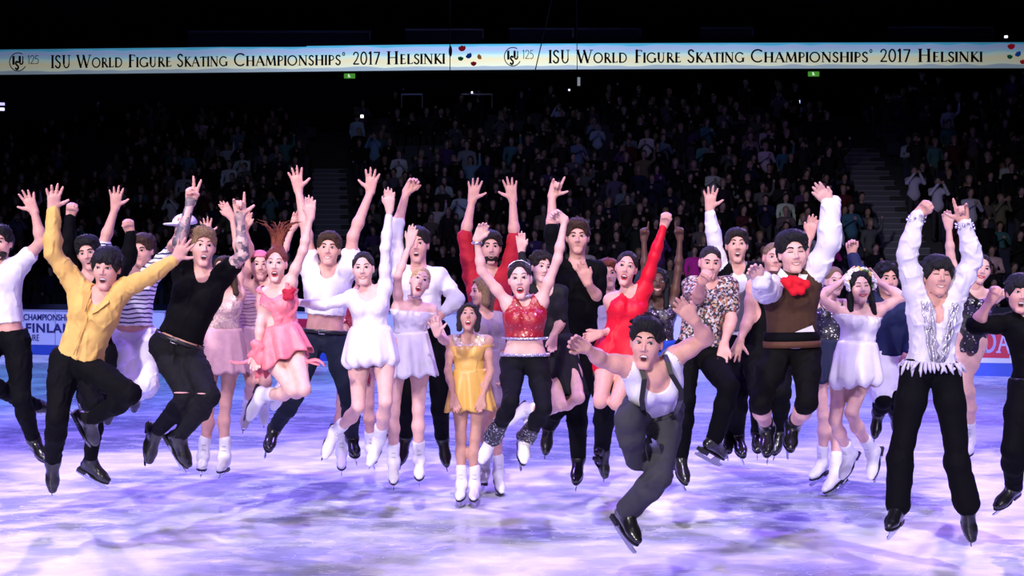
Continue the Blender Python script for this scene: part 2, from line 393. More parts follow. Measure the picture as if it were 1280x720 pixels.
def face(S, body, expr, male, haircol, lip, gaze=(0, 0), closed=False):
    T, R, q, base = S.T, S.R, S.q, S.base; f = surf(expr, male); jd = S.jd
    sk = 'skin'
    white = mat('eye_white', (.62, .58, .58), rough=.3); iris = mat('iris_dark', (.015, .009, .007), rough=.15)
    inner = mat('mouth_inside', (.055, .008, .010), rough=.6); teeth = mat('teeth', (.85, .83, .78), rough=.3)
    lipm = mat('lip_' + lip, dict(red=(.55, .02, .04), pink=(.52, .20, .18), dark=(.18, .05, .05))[lip], rough=.4)
    hm = hairm(haircol if haircol not in ('blonde',) else 'light')
    for sx in (-1, 1):
        y = f(sx * .030, .006)
        mb = MB()
        if not closed:
            mb.ball(T((sx * .030, y - .001, .006)), V3(.0142, .006, .0074 if expr != 'shout' else .0088) * q, R, 0)
            mb.ball(T((sx * .030 + gaze[0] * .004, y + .0042, .006 + gaze[1] * .003)), V3(.0074, .003, .0072) * q, R, 1, 10, 6)
        pts = [T((sx * (.030 + .0145 * u), f(sx * (.030 + .0145 * u), .006) + .0045 - .002 * abs(u), .006 + (.008 if not closed else 0) * (1 - u * u) - .001)) for u in (-1, -.5, 0, .5, 1)]
        mb.tube(pts, (.0020 if male else .0030) * q, 5, 2)
        mb.build('eye', [white, iris, mat('lash', (.012, .008, .008), rough=.6)], body, True, base)
        bz = .027 if not expr == 'shout' else .031
        bp = [(sx * .013, bz - .002), (sx * .024, bz + .003), (sx * .036, bz + .004), (sx * .047, bz - .003)]
        MB().tube([T((x, f(x, z) + .001, z)) for x, z in bp], [r * q for r in ((.0040, .0046, .0042, .002) if male else (.0024, .0032, .0028, .0012))], 6).build('eyebrow', hm, body, True, base)
    # mouth: skin-tight patch between an upper and a lower lip line
    n = 9; us = np.linspace(-1, 1, n)
    if expr == 'shout': w_, up, lo = .0205, -.054, -.054 - .030 - jd * .3; cz = -.064 - jd * .4
    elif expr == 'open': w_, up, lo = .0185, -.056, -.080; cz = -.066
    elif expr == 'smile': w_, up, lo = .0285, -.058, -.072; cz = -.053
    else: w_, up, lo = .020, -.060, -.0605; cz = -.0605
    U = [(u * w_, cz + (up - cz) * math.sqrt(max(0, 1 - u * u)) if expr != 'smile' else cz + (up - cz) * (1 - u * u)) for u in us]
    Lw = [(u * w_, cz + (lo - cz) * math.sqrt(max(0, 1 - u * u)) if expr != 'smile' else cz + (lo - cz) * (1 - u * u)) for u in us]
    mo = MB(); P3 = lambda x, z, o: T((x, f(x, z) + o, z))
    if expr != 'shut':
        for i in range(n - 1):
            sp = .34 if expr != 'smile' else .85
            for (a, b, m, o) in ((0, sp, 1, .0005), (sp, 1, 0, -.0015)):
                k = len(mo.v)
                for (ii, tt) in ((i, a), (i + 1, a), (i + 1, b), (i, b)):
                    x = U[ii][0]; z = U[ii][1] * (1 - tt) + Lw[ii][1] * tt; mo.v.append(P3(x, z, o))
                mo.f.append([k + 3, k + 2, k + 1, k]); mo.m.append(m)
    r = (.0024 if male else .0034) * q
    mo.tube([P3(x, z, .0005) for x, z in U], r, 6, 2); mo.tube([P3(x, z, .0005) for x, z in Lw], r * 1.15, 6, 2)
    mo.build('mouth', [inner, teeth, lipm], body, True, base)

def hair_prims(S, style, w, male=True):
    T, R, q = S.T, S.R, S.q
    def e(c, r, k=.015, op=1): return ell(T(c), np.asarray(r, float) * q, R, k * q, op)
    def c_(a, b, ra, rb, k=.02, op=1): return cap(T(a), T(b), ra * q, rb * q, k * q, op)
    tight = style in ('updo', 'slick', 'fly', 'pony', 'buzz', 'long_tight')
    o = .005 if tight else .012
    if style == 'buzz': o = .003
    out = [e((0, -.016, .034), (.074 * w + o, .094 + o, .082 + o))]
    if style in ('quiff', 'short', 'fringe', 'volume', 'curly'): out.append(e((0, -.03, -.015), (.070 * w + o, .072, .070)))
    hl = .012 if not male else (.000 if style in ('fringe',) else .006)
    cut = [e((0, .108, -.014 + hl), (.060 * w, .084, .085 + hl * .4), .010, -1), e((.085, .014, -.045), (.032, .050, .052), .008, -1), e((-.085, .014, -.045), (.032, .050, .052), .008, -1)]
    if style in ('short', 'quiff', 'fringe', 'volume', 'slick', 'updo', 'fly', 'buzz', 'pony'): cut.append(pln(T((0, 0, -.062)), R[:, 2] + R[:, 1] * .3, .01))
    out += cut
    if style == 'quiff': out += [e((.0, .034, .092), (.064, .056, .034), .04), e((.014, .058, .104), (.042, .026, .020), .025), e((-.022, .052, .100), (.034, .024, .018), .02), e((.034, .040, .112), (.022, .022, .012), .015)]
    if style == 'short': out += [e((0, .030, .088), (.064, .056, .030), .04), e((-.01, .064, .090), (.040, .018, .014), .02)]
    if style == 'volume': out += [e((0, .012, .100), (.078, .072, .042), .03), e((.062, .0, .070), (.030, .05, .045), .03), e((-.062, .0, .070), (.030, .05, .045), .03), e((-.02, .062, .090), (.05, .022, .022), .02)]
    if style == 'fringe': out += [e((0, .066, .066), (.060, .022, .026), .02), e((-.030, .084, .044), (.026, .010, .020), .012), e((.022, .086, .048), (.028, .010, .018), .012), e((.066, .030, .02), (.016, .034, .044), .02), e((-.066, .030, .02), (.016, .034, .044), .02), e((0, -.01, .095), (.072, .072, .034), .03)]
    if style == 'curly':
        rs = random.Random(5)
        for i in range(34):
            a = rs.uniform(0, 6.28); z = rs.uniform(.25, 1); rr = math.sqrt(1 - z * z)
            out.append(e((.085 * rr * math.cos(a), -.01 + .095 * rr * math.sin(a), .04 + .085 * z), (.022, .022, .02), .008))
    if style == 'updo': out += [e((0, -.105, .055), (.040, .034, .040), .02), c_((.06, .03, .055), (.068, -.02, -.02), .012, .010)]
    if style == 'bob': out += [c_((.072, .0, .02), (.070, .020, -.105), .028, .024, .03), c_((-.072, .0, .02), (-.070, .020, -.105), .028, .024, .03), c_((0, -.070, .0), (0, -.068, -.10), .056, .036, .03), c_((-.045, .058, .072), (.030, .066, .082), .014, .012)]
    if style in ('long', 'long_tight'): out += [c_((.070, -.01, .02), (.085, .015, -.20), .026, .024, .03), c_((-.070, -.01, .02), (-.085, .015, -.20), .026, .024, .03), c_((0, -.068, .0), (0, -.085, -.22), .056, .045, .03)]
    if style == 'wavy': out += [c_((.060, -.01, .02), (.095, .0, -.09), .035, .04, .03), c_((-.060, -.01, .02), (-.08, .0, -.09), .035, .036, .03), c_((0, -.06, .0), (.02, -.055, -.20), .066, .055, .03), c_((.09, .0, -.09), (.07, -.01, -.20), .036, .02, .03)]
    if style == 'fly':
        rs = random.Random(9)
        out.append(e((0, -.04, .115), (.040, .040, .030), .03))
        for i in range(34):
            a = rs.uniform(-.62, .62); b = rs.uniform(-.35, .35); L = rs.uniform(.16, .24); x0 = rs.uniform(-.028, .028)
            p0 = V3(x0, -.042 + rs.uniform(-.02, .02), .112); p1 = p0 + V3(a * .45, b * .5 - .05, 1) * L * .45; p2 = p1 + V3(a * 1.0, b, .85) * L * .35; p3 = p2 + V3(a * 2.1, b, .35) * L * .25
            out += [c_(p0, p1, .013, .009, .008), c_(p1, p2, .009, .006, .005), c_(p2, p3, .006, .003, .004)]
    if style == 'pony': out += [e((0, -.10, .07), (.03, .03, .03)), c_((0, -.12, .06), (.03, -.16, -.10), .026, .014)]
    TF = dict(short=(110, .030, .10, .008), quiff=(120, .032, .10, .009), fringe=(150, .045, .14, .010), volume=(150, .036, .22, .010), buzz=(0, 0, 0, 0), curly=(40, .03, .3, .008), bob=(70, .05, .03, .008), slick=(50, .04, .0, .006),
              updo=(60, .04, .01, .006), fly=(40, .04, .1, .006), long=(80, .06, .03, .008), wavy=(80, .05, .12, .009), pony=(40, .04, 0, .006))[style]
    rs = random.Random(len(S.key) * 7 + int(abs(S.Hc[0]) * 1000)); cr0 = V3(0, -.45, .89) if style != 'quiff' else V3(0, -.75, .66)
    for i in range(TF[0]):
        while True:
            n = V3(rs.gauss(0, 1), rs.gauss(0, 1), rs.gauss(0, 1)); n /= np.linalg.norm(n)
            if n[2] > -.25 and not (n[1] > .55 and n[2] < .55) and not (abs(n[0]) > .6 and n[2] < .1 and n[1] > -.1): break
        p = V3(0, -.016, .034) + n * V3(.074 * w + o, .094 + o, .082 + o) * (1.0 if style not in ('quiff', 'volume', 'short') or n[2] < .5 else 1.06)
        t = n - cr0; t = t - n * float(t @ n); t = t / (np.linalg.norm(t) + 1e-6)
        if style == 'quiff' and n[2] > .3: t = unit(t * .6 + V3(.35, .2, .5))
        if style == 'curly': t = unit(V3(rs.gauss(0, 1), rs.gauss(0, 1), rs.gauss(0, 1)))
        L = TF[1] * rs.uniform(.6, 1.2); q2 = p + t * L + n * L * (TF[2] * rs.uniform(.2, 1.8) - .12)
        if q2[1] > .05 and q2[2] < (.045 if style in ('fringe', 'bob') else .070) and abs(q2[0]) < .055: continue
        out.append(c_(p - n * .004, q2, TF[3], TF[3] * .35, .005))
    return out

class Person: pass
DS = dict(a1=172, a2=196, a3=168, a4=158, a5=188, a6=163, a7=158, a8=184, a9=162, a10=176, a11=146, a12=152, a13=163, a14=157, a15=140, a16=149, a17=188, a18=172, a19=164, a20=146, a21=180, a22=154, a23=228, a24=174, a25=158, a26=166, a27=200, a28=150, a29=177, a30=153, a31=205, a32=166, a33=192)
def person(key, label, s, male, skn, hd, nk, pv, sh, el, wr, hands, kn, an, to, hair, g=None, expr='shut', lip='pink', closed=False, gaze=(0, 0),
           arm_s=(.5, .5), fore_s=(.3, .3), kn_s=(1, 1), an_s=(-1, -1), to_s=(1, 1), zone=None, hip_w=.09, face_on=True, hs=1.0, fat=1.0, vox=None, hand_n=(None, None)):
    S = Person(); S.key = key; S.male = male; g = (1.0 if male else .94) if g is None else g
    if key in DS: g *= s / DS[key]; s = DS[key]
    S.g = g
    D = F / s; S.D = D; S.s = s
    def U(p, dz): return unproj(p[0], p[1], D - dz)
    def go(par, pdz, p, L, sg):
        if len(p) > 2: return U(p, p[2]), p[2]
        q = U(p, pdz); l = np.linalg.norm(q - par); rem = math.sqrt(max(0.0, (L * g) ** 2 - l * l)); dz = pdz + sg * rem
        if l > L * g * 1.3: print('LONG', key, p, round(l / g / L, 2))
        return U(p, dz), dz
    nz = nk[2] if len(nk) > 2 else 0.0; pz = pv[2] if len(pv) > 2 else 0.0
    NB = U(nk, nz); PV = U(pv, pz); up = unit(NB - PV)
    SH = []; shz = []
    for p in sh: z = p[2] if len(p) > 2 else nz; SH.append(U(p, z)); shz.append(z)
    right = SH[1] - SH[0]; right = unit(right - up * float(right @ up)); fwd = np.cross(right, up)
    S.NB, S.PV, S.up, S.right, S.fwd, S.SH = NB, PV, up, right, fwd, SH
    L = np.linalg.norm(NB - PV)
    base = V3(PV[0], PV[1], 0.0); S.base = base
    root = empty('person', base); tag(root, label, 'person'); S.root = root
    h = vox or (1.25 / s); S.h = h
    B = {}; S.B = B      # bones by name -> list of (a, b, ra, rb, flat axis, flat)
    sp = lambda t: NB + (PV - NB) * t
    cw, ww, hw = ((.150, .118, .136) if male else (.138, .108, .158)); cw, ww, hw = cw * g * fat, ww * g * fat, hw * g * fat
    rc, rw, rp = (.088 * g, .080 * g, .088 * g) if male else (.086 * g, .078 * g, .098 * g)
    rw = min(rw * fat, ww); rc *= fat; rp *= fat
    tor = []
    for sg in (-1, 1):
        c1, c2, c3 = sp(.27) + right * sg * (cw - rc), sp(.60) + right * sg * (ww - rw), sp(.97) + right * sg * (hw - rp)
        tor += [(c1, c2, rc, rw, fwd, 1.0), (c2, c3, rw, rp, fwd, 1.0), (c1, SH[(sg + 1) // 2], rc * .70, .053 * g, None, 1)]
        tor += [(NB - up * .01, SH[(sg + 1) // 2], .046 * g, .043 * g, None, 1)]
        if male: tor.append((sp(.24) + right * sg * .06 * g + fwd * .045, sp(.27) + right * sg * .06 * g + fwd * .045, .062 * g, .062 * g, None, 1))
        else: tor.append((sp(.30) + right * sg * .058 * g + fwd * .062, sp(.31) + right * sg * .058 * g + fwd * .062, .052 * g, .052 * g, None, 1))
        tor.append((sp(1.0) + right * sg * .065 * g - fwd * .045, sp(1.04) + right * sg * .065 * g - fwd * .045, .075 * g, .075 * g, None, 1))
    B['torso'] = tor
    # head
    hz = nz + .035 * g; Hc = U(hd, hz); yaw, pit, rol = [math.radians(a) for a in hd[2:5]]
    f0 = V3(math.sin(yaw) * math.cos(pit), -math.cos(yaw) * math.cos(pit), math.sin(pit)); u0 = V3(math.sin(rol), 0, math.cos(rol))
    u0 = unit(u0 - f0 * float(u0 @ f0)); r0 = np.cross(f0, u0); R = np.stack([r0, f0, u0], 1); q = hs * g * (1.0 if male else 1.02); S.R, S.q, S.Hc = R, q, Hc
    Hc = Hc - f0 * .01 - u0 * .004; S.T = lambda p: Hc + R @ (np.asarray(p, float) * q)
    hp, S.jd = head_prims(S.T, R, q, expr, male)
    nr = .052 * g if male else .041 * g
    B['neck'] = [(NB - up * .03, S.T((0, -.022, -.05)), nr * 1.08, nr, None, 1)]
    # arms
    S.EL, S.WR = [], []; body = []
    for i, n in ((0, 'l'), (1, 'r')):
        E, ez = go(SH[i], shz[i], el[i], .275, arm_s[i]); W, wz = go(E, ez, wr[i], .245, fore_s[i]); S.EL.append(E); S.WR.append(W)
        ra, rb, rc2, rd = ((.050, .037, .038, .0245) if male else (.037, .029, .030, .0195)); k = g
        m = SH[i] + (E - SH[i]) * .45; B['ua' + n] = [(SH[i], m, ra * k, (ra + .001) * k * .93, None, 1), (m, E, ra * .93 * k, rb * k, None, 1)]
        m = E + (W - E) * .3; B['fa' + n] = [(E, m, rb * k, rc2 * k, None, 1), (m, W, rc2 * k, rd * k, None, 1)]
        if hands[i] is not None:
            ty, tx, tyy, side = hands[i][:4]; tz = hands[i][4] if len(hands[i]) > 4 else wz + .03
            tip = U((tx, tyy), tz); fdir = unit(tip - W); cam_n = unit(V3(0, 0, CZ) - W)
            if hand_n[i] is not None: cam_n = unit(np.array(hand_n[i], float))
            body += hand_prims(W, fdir, cam_n, side, ty, g * (1.0 if male else .93))
    # legs
    S.HP, S.KN, S.AN, S.TO = [], [], [], []
    for i, n in ((0, 'l'), (1, 'r')):
        H = PV + right * (hip_w * g * (1 if i else -1)) - up * .03; S.HP.append(H)
        Kn, kz = go(H, pz, kn[i], .41, kn_s[i]); A, az = go(Kn, kz, an[i], .40, an_s[i]); O, oz = go(A, az, to[i], .19, to_s[i]); S.KN.append(Kn); S.AN.append(A); S.TO.append(O)
        a, b, c, d = ((.083, .054, .053, .035) if male else (.076, .046, .048, .031)); k = g * fat
        m = H + (Kn - H) * .4; B['th' + n] = [(H, m, a * k, (a * .90) * k, None, 1), (m, Kn, a * .90 * k, b * k, None, 1)]
        m = Kn + (A - Kn) * .32; back = unit(np.cross(np.cross(A - Kn, H - Kn), A - Kn) + 1e-6) if np.linalg.norm(np.cross(A - Kn, H - Kn)) > .004 else -fwd
        m = m + back * (-.012 if np.linalg.norm(np.cross(A - Kn, H - Kn)) > .004 else .012)
        B['sh' + n] = [(Kn, m, (b - .004) * k, c * k, None, 1), (m, A, c * k, d * k, None, 1)]
        fd = unit(O - A); body.append(cap(A, A + fd * .11 * g, .030 * g, .016 * g, .015))
    pr = []
    for n, bl in B.items():
        kk = .038 if n == 'torso' else .028
        for (a, b, ra, rb, fx, fl) in bl: pr.append(cap(a, b, ra, rb, kk, 1, fx, fl))
    pr += hp + body
    mats = [skin(skn)]
    zf = None
    if zone:
        mats.append(zone[1]); zb = [b for n in zone[0] for b in B[n]]
        def zf(c, zb=zb):
            mi = np.zeros(len(c), int)
            for (a, b, ra, rb, fx, fl) in zb:
                ba = b - a; t = np.clip(((c - a) @ ba) / (ba @ ba), 0, 1); d = np.linalg.norm(c - a - t[:, None] * ba, axis=1); mi |= (d < max(ra, rb) * 1.25)
            return mi
    S.body = job(pr, h, 'body', root, base, mats, None, zf)
    if face_on: face(S, S.body, expr, male, hair[1], lip, gaze, closed)
    st, col = hair
    if st: S.hair = job(hair_prims(S, st, 1.0 if male else .94, male), min(h, .0055), 'hair', root, base, [hairm(col)], (.0032, 230.0, R[:, 2], len(key)))
    return S

def bone(S, name, t0=0.0, t1=1.0, i0=.012, i1=None, k=.03):
    """capsules around part of a limb (t0..t1 along it), grown by i0..i1"""
    i1 = i0 if i1 is None else i1; bl = S.B[name]; out = []
    if name in ('torso', 'neck'):
        return [cap(a, b, ra + i0, rb + i0, .036, 1, fx, fl) for (a, b, ra, rb, fx, fl) in bl]
    Ls = [np.linalg.norm(b[1] - b[0]) for b in bl]; tot = sum(Ls); pos = 0
    for (a, b, ra, rb, fx, fl), l in zip(bl, Ls):
        u0, u1 = pos / tot, (pos + l) / tot; pos += l
        c0, c1 = max(u0, t0), min(u1, t1)
        if c1 <= c0 + 1e-6: continue
        f0, f1 = (c0 - u0) / (u1 - u0), (c1 - u0) / (u1 - u0)
        g0 = i0 + (i1 - i0) * (c0 - t0) / max(1e-6, t1 - t0); g1 = i0 + (i1 - i0) * (c1 - t0) / max(1e-6, t1 - t0)
        out.append(cap(a + (b - a) * f0, a + (b - a) * f1, ra + (rb - ra) * f0 + g0, ra + (rb - ra) * f1 + g1, k))
    return out
def endcut(S, name, t, sgn=-1):
    """plane square to a limb at t; keeps the near side"""
    bl = S.B[name]; a, b = bl[0][0], bl[-1][1]; return a + (b - a) * t, unit(a - b)
def neck_cut(S, r=.062, v=0.0, vw=.045, drop=0.0):
    g = S.g; out = [cap(S.NB - S.up * (.005 + drop) + S.fwd * .02, S.Hc + S.up * .1, r * g, r * g * 1.3, .010, -1)]
    if v: out.append(cap(S.NB + S.fwd * .06 + S.up * .02, S.NB + S.fwd * .13 - S.up * v, vw * g, .006, .006, -1))
    return out
def garment(S, name, mats, parts, cuts=(), fold=(.0035, 34.0), h=None, label=None, axis=None):
    pr = []
    if fold: fold = (fold[0] * 1.5, fold[1] * 2.3)
    for p in parts: pr += (bone(S, *p) if isinstance(p[0], str) and p[0] in S.B else [p])
    pr += list(cuts)
    return job(pr, h or S.h * 1.05, name, S.root, S.base, mats if isinstance(mats, list) else [mats], (fold[0], fold[1], axis if axis is not None else S.up, len(S.key) + len(name)) if fold else None, None, label)
def at(S, t): return S.NB + (S.PV - S.NB) * t
def shirt(S, m, hem=1.0, sleeve=(.45, .45), loose=.014, r=.060, v=0.0, cuffs=0.0, name='shirt', fold=(.004, 30.0), drop=0.0, fcut=None, vw=.045, slo=None, label=None, strapless=None):
    parts = [('torso', 0, 1, loose)]; slo = loose if slo is None else slo
    for i, n in ((0, 'l'), (1, 'r')):
        t = sleeve[i]
        if t <= 0: parts = parts + []; continue
        parts.append(('ua' + n, 0, min(1, t), slo * .8, slo * 1.15 if t <= 1 else slo))
        if t > 1: parts.append(('fa' + n, 0, t - 1, slo, slo * (1 + cuffs)))
    cuts = [pln(at(S, hem), S.up)] + neck_cut(S, r, v, vw, drop)
    if strapless: cuts = cuts[:1] + [pln(at(S, strapless), -S.up)]
    for i, n in ((0, 'l'), (1, 'r')):       # sleeveless: open armhole
        if sleeve[i] <= 0 and not strapless: cuts.append(cap(S.SH[i] + (S.SH[i] - S.NB) * .10, S.SH[i] + unit(S.EL[i] - S.SH[i]) * .2, .068 * S.g, .09 * S.g, .006, -1))
    return garment(S, name, m, parts, cuts, fold, label=label)
def trousers(S, m, top=.92, ends=(1, 1), loose=.012, end_loose=.014, name='trousers', fold=(.004, 30.0), knee=None, label=None):
    parts = [('torso', 0, 1, loose), pln(at(S, top), -S.up)]
    for i, n in ((0, 'l'), (1, 'r')):
        e = ends[i]; parts.append(('th' + n, 0, min(1, e), loose, loose))
        if e > 1: parts.append(('sh' + n, 0, e - 1, loose, end_loose))
        elif e == 1: parts.append(('sh' + n, 0, .96, loose, end_loose))
    return garment(S, name, m, parts, [], fold, label=label)
def belt(S, m, t=.92, r=.016, name='belt', wid=.028):
    # a band following the hips
    tw = [p for p in S.B['torso'][:2]]; n = 28; mb = MB(); ctr = at(S, t); half = (.143 if S.male else .155) * S.g + r; dep = (.098 if S.male else .105) * S.g + r
    k = 0
    for j in range(n):
        a = 2 * PI * j / n; d = S.right * math.cos(a) * half + S.fwd * math.sin(a) * dep
        mb.v.append(ctr + d + S.up * wid / 2 - S.base); mb.v.append(ctr + d - S.up * wid / 2 - S.base)
    for j in range(n): j2 = (j + 1) % n; mb.f.append([2 * j, 2 * j + 1, 2 * j2 + 1, 2 * j2]); mb.m.append(0)
    o = mb.build(name, m, S.root, True); md = o.modifiers.new('thick', 'SOLIDIFY'); md.thickness = .006; return o
def skirt(S, m, top, hem, hw, amp=.02, n=9, p=1.0, dep=.8, w0=None, bubble=False, name='skirt', tilt=0.0, dz=0.0, seed=1, label=None):
    """lofted skirt from the waist at spine t=top to a hem centred on pixel hem, half-width hw pixels"""
    s = S.s; hc = unproj(hem[0], hem[1], S.D - dz); W = at(S, top); HW = hw / s
    w0 = (np.interp(top, [.3, .6, .97], [.138, .108, .158]) * S.g + .017) if w0 is None else w0; d0 = np.interp(top, [.3, .6, .97], [.112, .082, .108]) * S.g + .015
    rs = np.random.RandomState(seed); K = 72; M = 14; mb = MB(); dn = unit(hc - W); rt = unit(S.right - dn * float(S.right @ dn)); fw = np.cross(rt, -dn)
    ph = rs.rand() * 6
    for i in range(M):
        t = i / (M - 1); tt = t ** p; c = W + (hc - W) * t; a0 = w0 + (HW - w0) * tt; b0 = d0 + (HW * dep - d0) * tt
        if bubble and t > .72: c = W + (hc - W) * (.72 + (t - .72) * .75); kx = 1 - .9 * (t - .72) ** 2 * 4; a0 *= kx; b0 *= kx
        for j in range(K):
            a = 2 * PI * j / K; wv = amp * t * (math.sin(n * a + ph) + .45 * math.sin((n * 2 - 3) * a + 2 * ph + 1.3 * t))
            d = rt * math.cos(a) * (a0 + wv) + fw * math.sin(a) * (b0 + wv)
            mb.v.append(c + d + dn * (amp * .7 * t * math.sin(n * a + ph + 1.0) + tilt * t * math.cos(a)) - S.base)
    for i in range(M - 1):
        for j in range(K): j2 = (j + 1) % K; mb.f.append([i * K + j, (i + 1) * K + j, (i + 1) * K + j2, i * K + j2]); mb.m.append(0)
    o = mb.build(name, m, S.root, True)
    if label: o['label'] = label
    md = o.modifiers.new('thick', 'SOLIDIFY'); md.thickness = .005; return o
STEEL = mat('steel', (.62, .64, .70), rough=.22, metal=1.0); SOLE = mat('sole_black', (.012, .012, .013), rough=.5)
WB = mat('boot_white', (.86, .84, .86), rough=.35, bump=.1, bscale=30, coat=.2); BB = mat('boot_black', (.010, .010, .012), rough=.28, coat=.4)
def skate(S, i, m=None, shaft=.14, sole=None, blade=True, fat=1.0, heelm=None):
    m = m or WB; g = S.g; A, O, Kn = S.AN[i], S.TO[i], S.KN[i]; ft = unit(O - A); sh = unit(Kn - A); u = sh - ft * float(sh @ ft)
    if np.linalg.norm(u) < .2: u = u + unit(np.cross(np.cross(ft, V3(0, -1, 0)), ft)) * .5
    u = unit(u - ft * float(u @ ft)); ft, u = ft * .951 + u * .309, u * .951 - ft * .309; lt = np.cross(ft, u); Rm = np.stack([lt, ft, u], 1)
    q = g * fat; T = lambda x, y, z: A + (lt * x + ft * y + u * z) * q
    pr = [cap(A + sh * shaft * q, A, .050 * q, .043 * q, .03), cap(A, T(0, -.030, -.045), .043 * q, .036 * q, .03), cap(A, T(0, .10, -.042), .044 * q, .036 * q, .03),
          cap(T(0, -.02, -.05), T(0, .13, -.055), .036 * q, .041 * q, .02, 1, u, .85), cap(T(0, .12, -.055), T(0, .175, -.062), .040 * q, .029 * q, .02, 1, u, .8),
          pln(T(0, 0, -.085), u, .006)]
    o = job(pr, min(S.h, .0065), 'skate_boot', S.root, S.base, [m])
    so = MB(); out = []
    for k in range(20):
        a = 2 * PI * k / 20; y = .065 + .135 * math.sin(a); wd = .040 - .010 * (1 if y < .03 else 0) + .004 * math.sin((y - .05) * 20); out.append(T(math.cos(a) * wd, y, -.083))
    so.prism(out, -u * .010 * q); so.box(T(0, -.035, -.105), V3(.028, .036, .014) * q, Rm)
    so.build('sole', sole or SOLE, o, False, S.base)
    if m is WB:
        lc = MB()
        for k in range(6):
            c0 = [T(x, .085 - .018 * k + (.004 if x else .008), -.010 + .011 * k + (0 if x else .004)) for x in (-.020, 0, .020)] if k < 4 else [A + sh * (.03 + .035 * (k - 3)) * q + ft * .050 * q + lt * x for x in (-.016, 0, .016)]
            lc.tube(c0, .0028, 5)
        lc.build('laces', mat('lace_grey', (.50, .48, .52), rough=.6), o, True, S.base)
    if blade:
        pts = [(-.085, -.148), (-.075, -.153), (.15, -.154), (.195, -.146), (.212, -.130), (.210, -.122), (.17, -.124), (.165, -.094), (.10, -.094), (.085, -.128), (-.005, -.128), (-.015, -.118), (-.055, -.118), (-.065, -.132), (-.085, -.136)]
        MB().prism([T(-.003, y, z) for y, z in pts], lt * .006 * q).build('blade', STEEL, o, False, S.base)
    return o
def skates(S, m=None, **k):
    for i in (0, 1): skate(S, i, m, **k)

# ------------------------------------------------------------------ the skaters
black = cloth('black_cloth', (.0035, .0035, .0045), spec=.06); blackp = cloth('black_trousers', (.0045, .0045, .006), spec=.07); navy = cloth('navy_denim', (.010, .014, .030), spec=.2)
white = cloth('white_cloth', (.78, .76, .81), var=.02); satin = cloth('white_satin', (.78, .74, .79), rough=.35, spec=.6, var=.03)
gold = cloth('golden_shirt_cloth', (.72, .45, .13)); leather = mat('leather_black', (.012, .012, .013), rough=.35)
tattoo = patch_mat('tattooed_skin', [(.55, .34, .31), (.16, .12, .15), (.42, .27, .27), (.10, .08, .11), (.62, .40, .36), (.28, .2, .22)], scale=30.0, rough=.5)
silver = mat('silver', (.75, .75, .78), rough=.25, metal=1.0)
def buckle(S, t=.92, r=.10, m=None):
    c = at(S, t) + S.fwd * (r * S.g + .02); return MB().tube([c + S.right * x + S.up * z for x, z in ((-.022, -.016), (.022, -.016), (.022, .016), (-.022, .016))], .004, 6, 0, True).build('belt_buckle', m or silver, S.root, True, S.base)

# 1 bearded man at the left edge
S = person('a1', 'bearded man in a white T-shirt at the left edge, one open hand raised', 172, True, 'fair', (0, 303, 5, 0, 0), (-4, 328), (6, 424), [(-33, 336), (22, 334)], [(-55, 320), (52, 302)], [(-58, 270), (43, 265)],
    [('open', -60, 240, 1), ('open', 33, 242, -1)], [(-32, 470), (27, 498)], [(48, 508, -.35), (42, 550)], [(72, 512, -.4), (57, 574)], ('quiff', 'black'), expr='smile')
shirt(S, white, hem=.80, sleeve=(.5, .45), loose=.018, r=.064)
trousers(S, blackp, top=.90); skates(S, BB)
job([ell(S.T((0, .030, -.075)), V3(.0545, .0585, .0475) * S.q, S.R), ell(S.T((0, .09, -.058)), V3(.030, .03, .022) * S.q, S.R, .006, -1), pln(S.T((0, 0, -.052)), -S.R[:, 2], .01)], .006, 'beard', S.root, S.base, [hairm('dark')])
MB().tube([S.T((x, .097 - 6 * x * x, -.047)) for x in (-.024, -.012, 0, .012, .024)], .004, 6).build('moustache', hairm('dark'), S.body, True, S.base)
# 2 man in the golden shirt
S = person('a2', 'black-haired man in a golden button shirt with both arms flung wide', 190, True, 'fair', (133, 334, 2, -6, 4), (126, 372), (98, 450), [(91, 350), (152, 363)], [(66, 316), (187, 345)], [(66, 262), (219, 324)],
    [('open', 69, 228, 1), ('open', 240, 292, 1)], [(72, 522), (163, 492)], [(66, 577), (113, 524)], [(66, 614), (121, 557, -.1)], ('fringe', 'black'), expr='shout', hs=1.08)
shirt(S, gold, hem=.97, sleeve=(1.95, 1.92), loose=.017, cuffs=.1, v=.13, slo=.016, fold=(.006, 26.0), vw=.030)
MB().tube([at(S, t) + S.fwd * (.117 + .01 * math.sin(t * 9)) for t in (.30, .45, .6, .75, .9)], .004, 5).build('button_placket', gold, S.root, True, S.base)
for q_ in (-1, 1): MB().prism([S.NB + S.right * q_ * .055 + S.up * .035 + S.fwd * .03, S.NB + S.right * q_ * .085 + S.up * .0 + S.fwd * .08, S.NB + S.right * q_ * .050 - S.up * .075 + S.fwd * .125, S.NB + S.right * q_ * .022 - S.up * .10 + S.fwd * .128], S.fwd * .008).build('collar', gold, S.root, False, S.base)
trousers(S, blackp, top=.95, loose=.014); skates(S, BB)
# 3 black haired man behind him
S = person('a3', 'black-haired man in black behind the golden shirt, both fists raised', 168, True, 'fair', (110, 316, 10, -5, -12), (112, 345), (116, 440), [(90, 350), (141, 352)], [(84, 312), (161, 325)], [(88, 270), (163, 291)],
    [('fist', 91, 252, 1), ('fist', 159, 272, -1)], [(118, 505), (120, 515)], [(104, 497, -.4), (113, 577)], [(108, 520, -.5), (139, 604)], ('volume', 'black'), expr='open')
shirt(S, black, sleeve=(1.95, 1.95), hem=1.0, loose=.014); trousers(S, blackp); skates(S, BB)
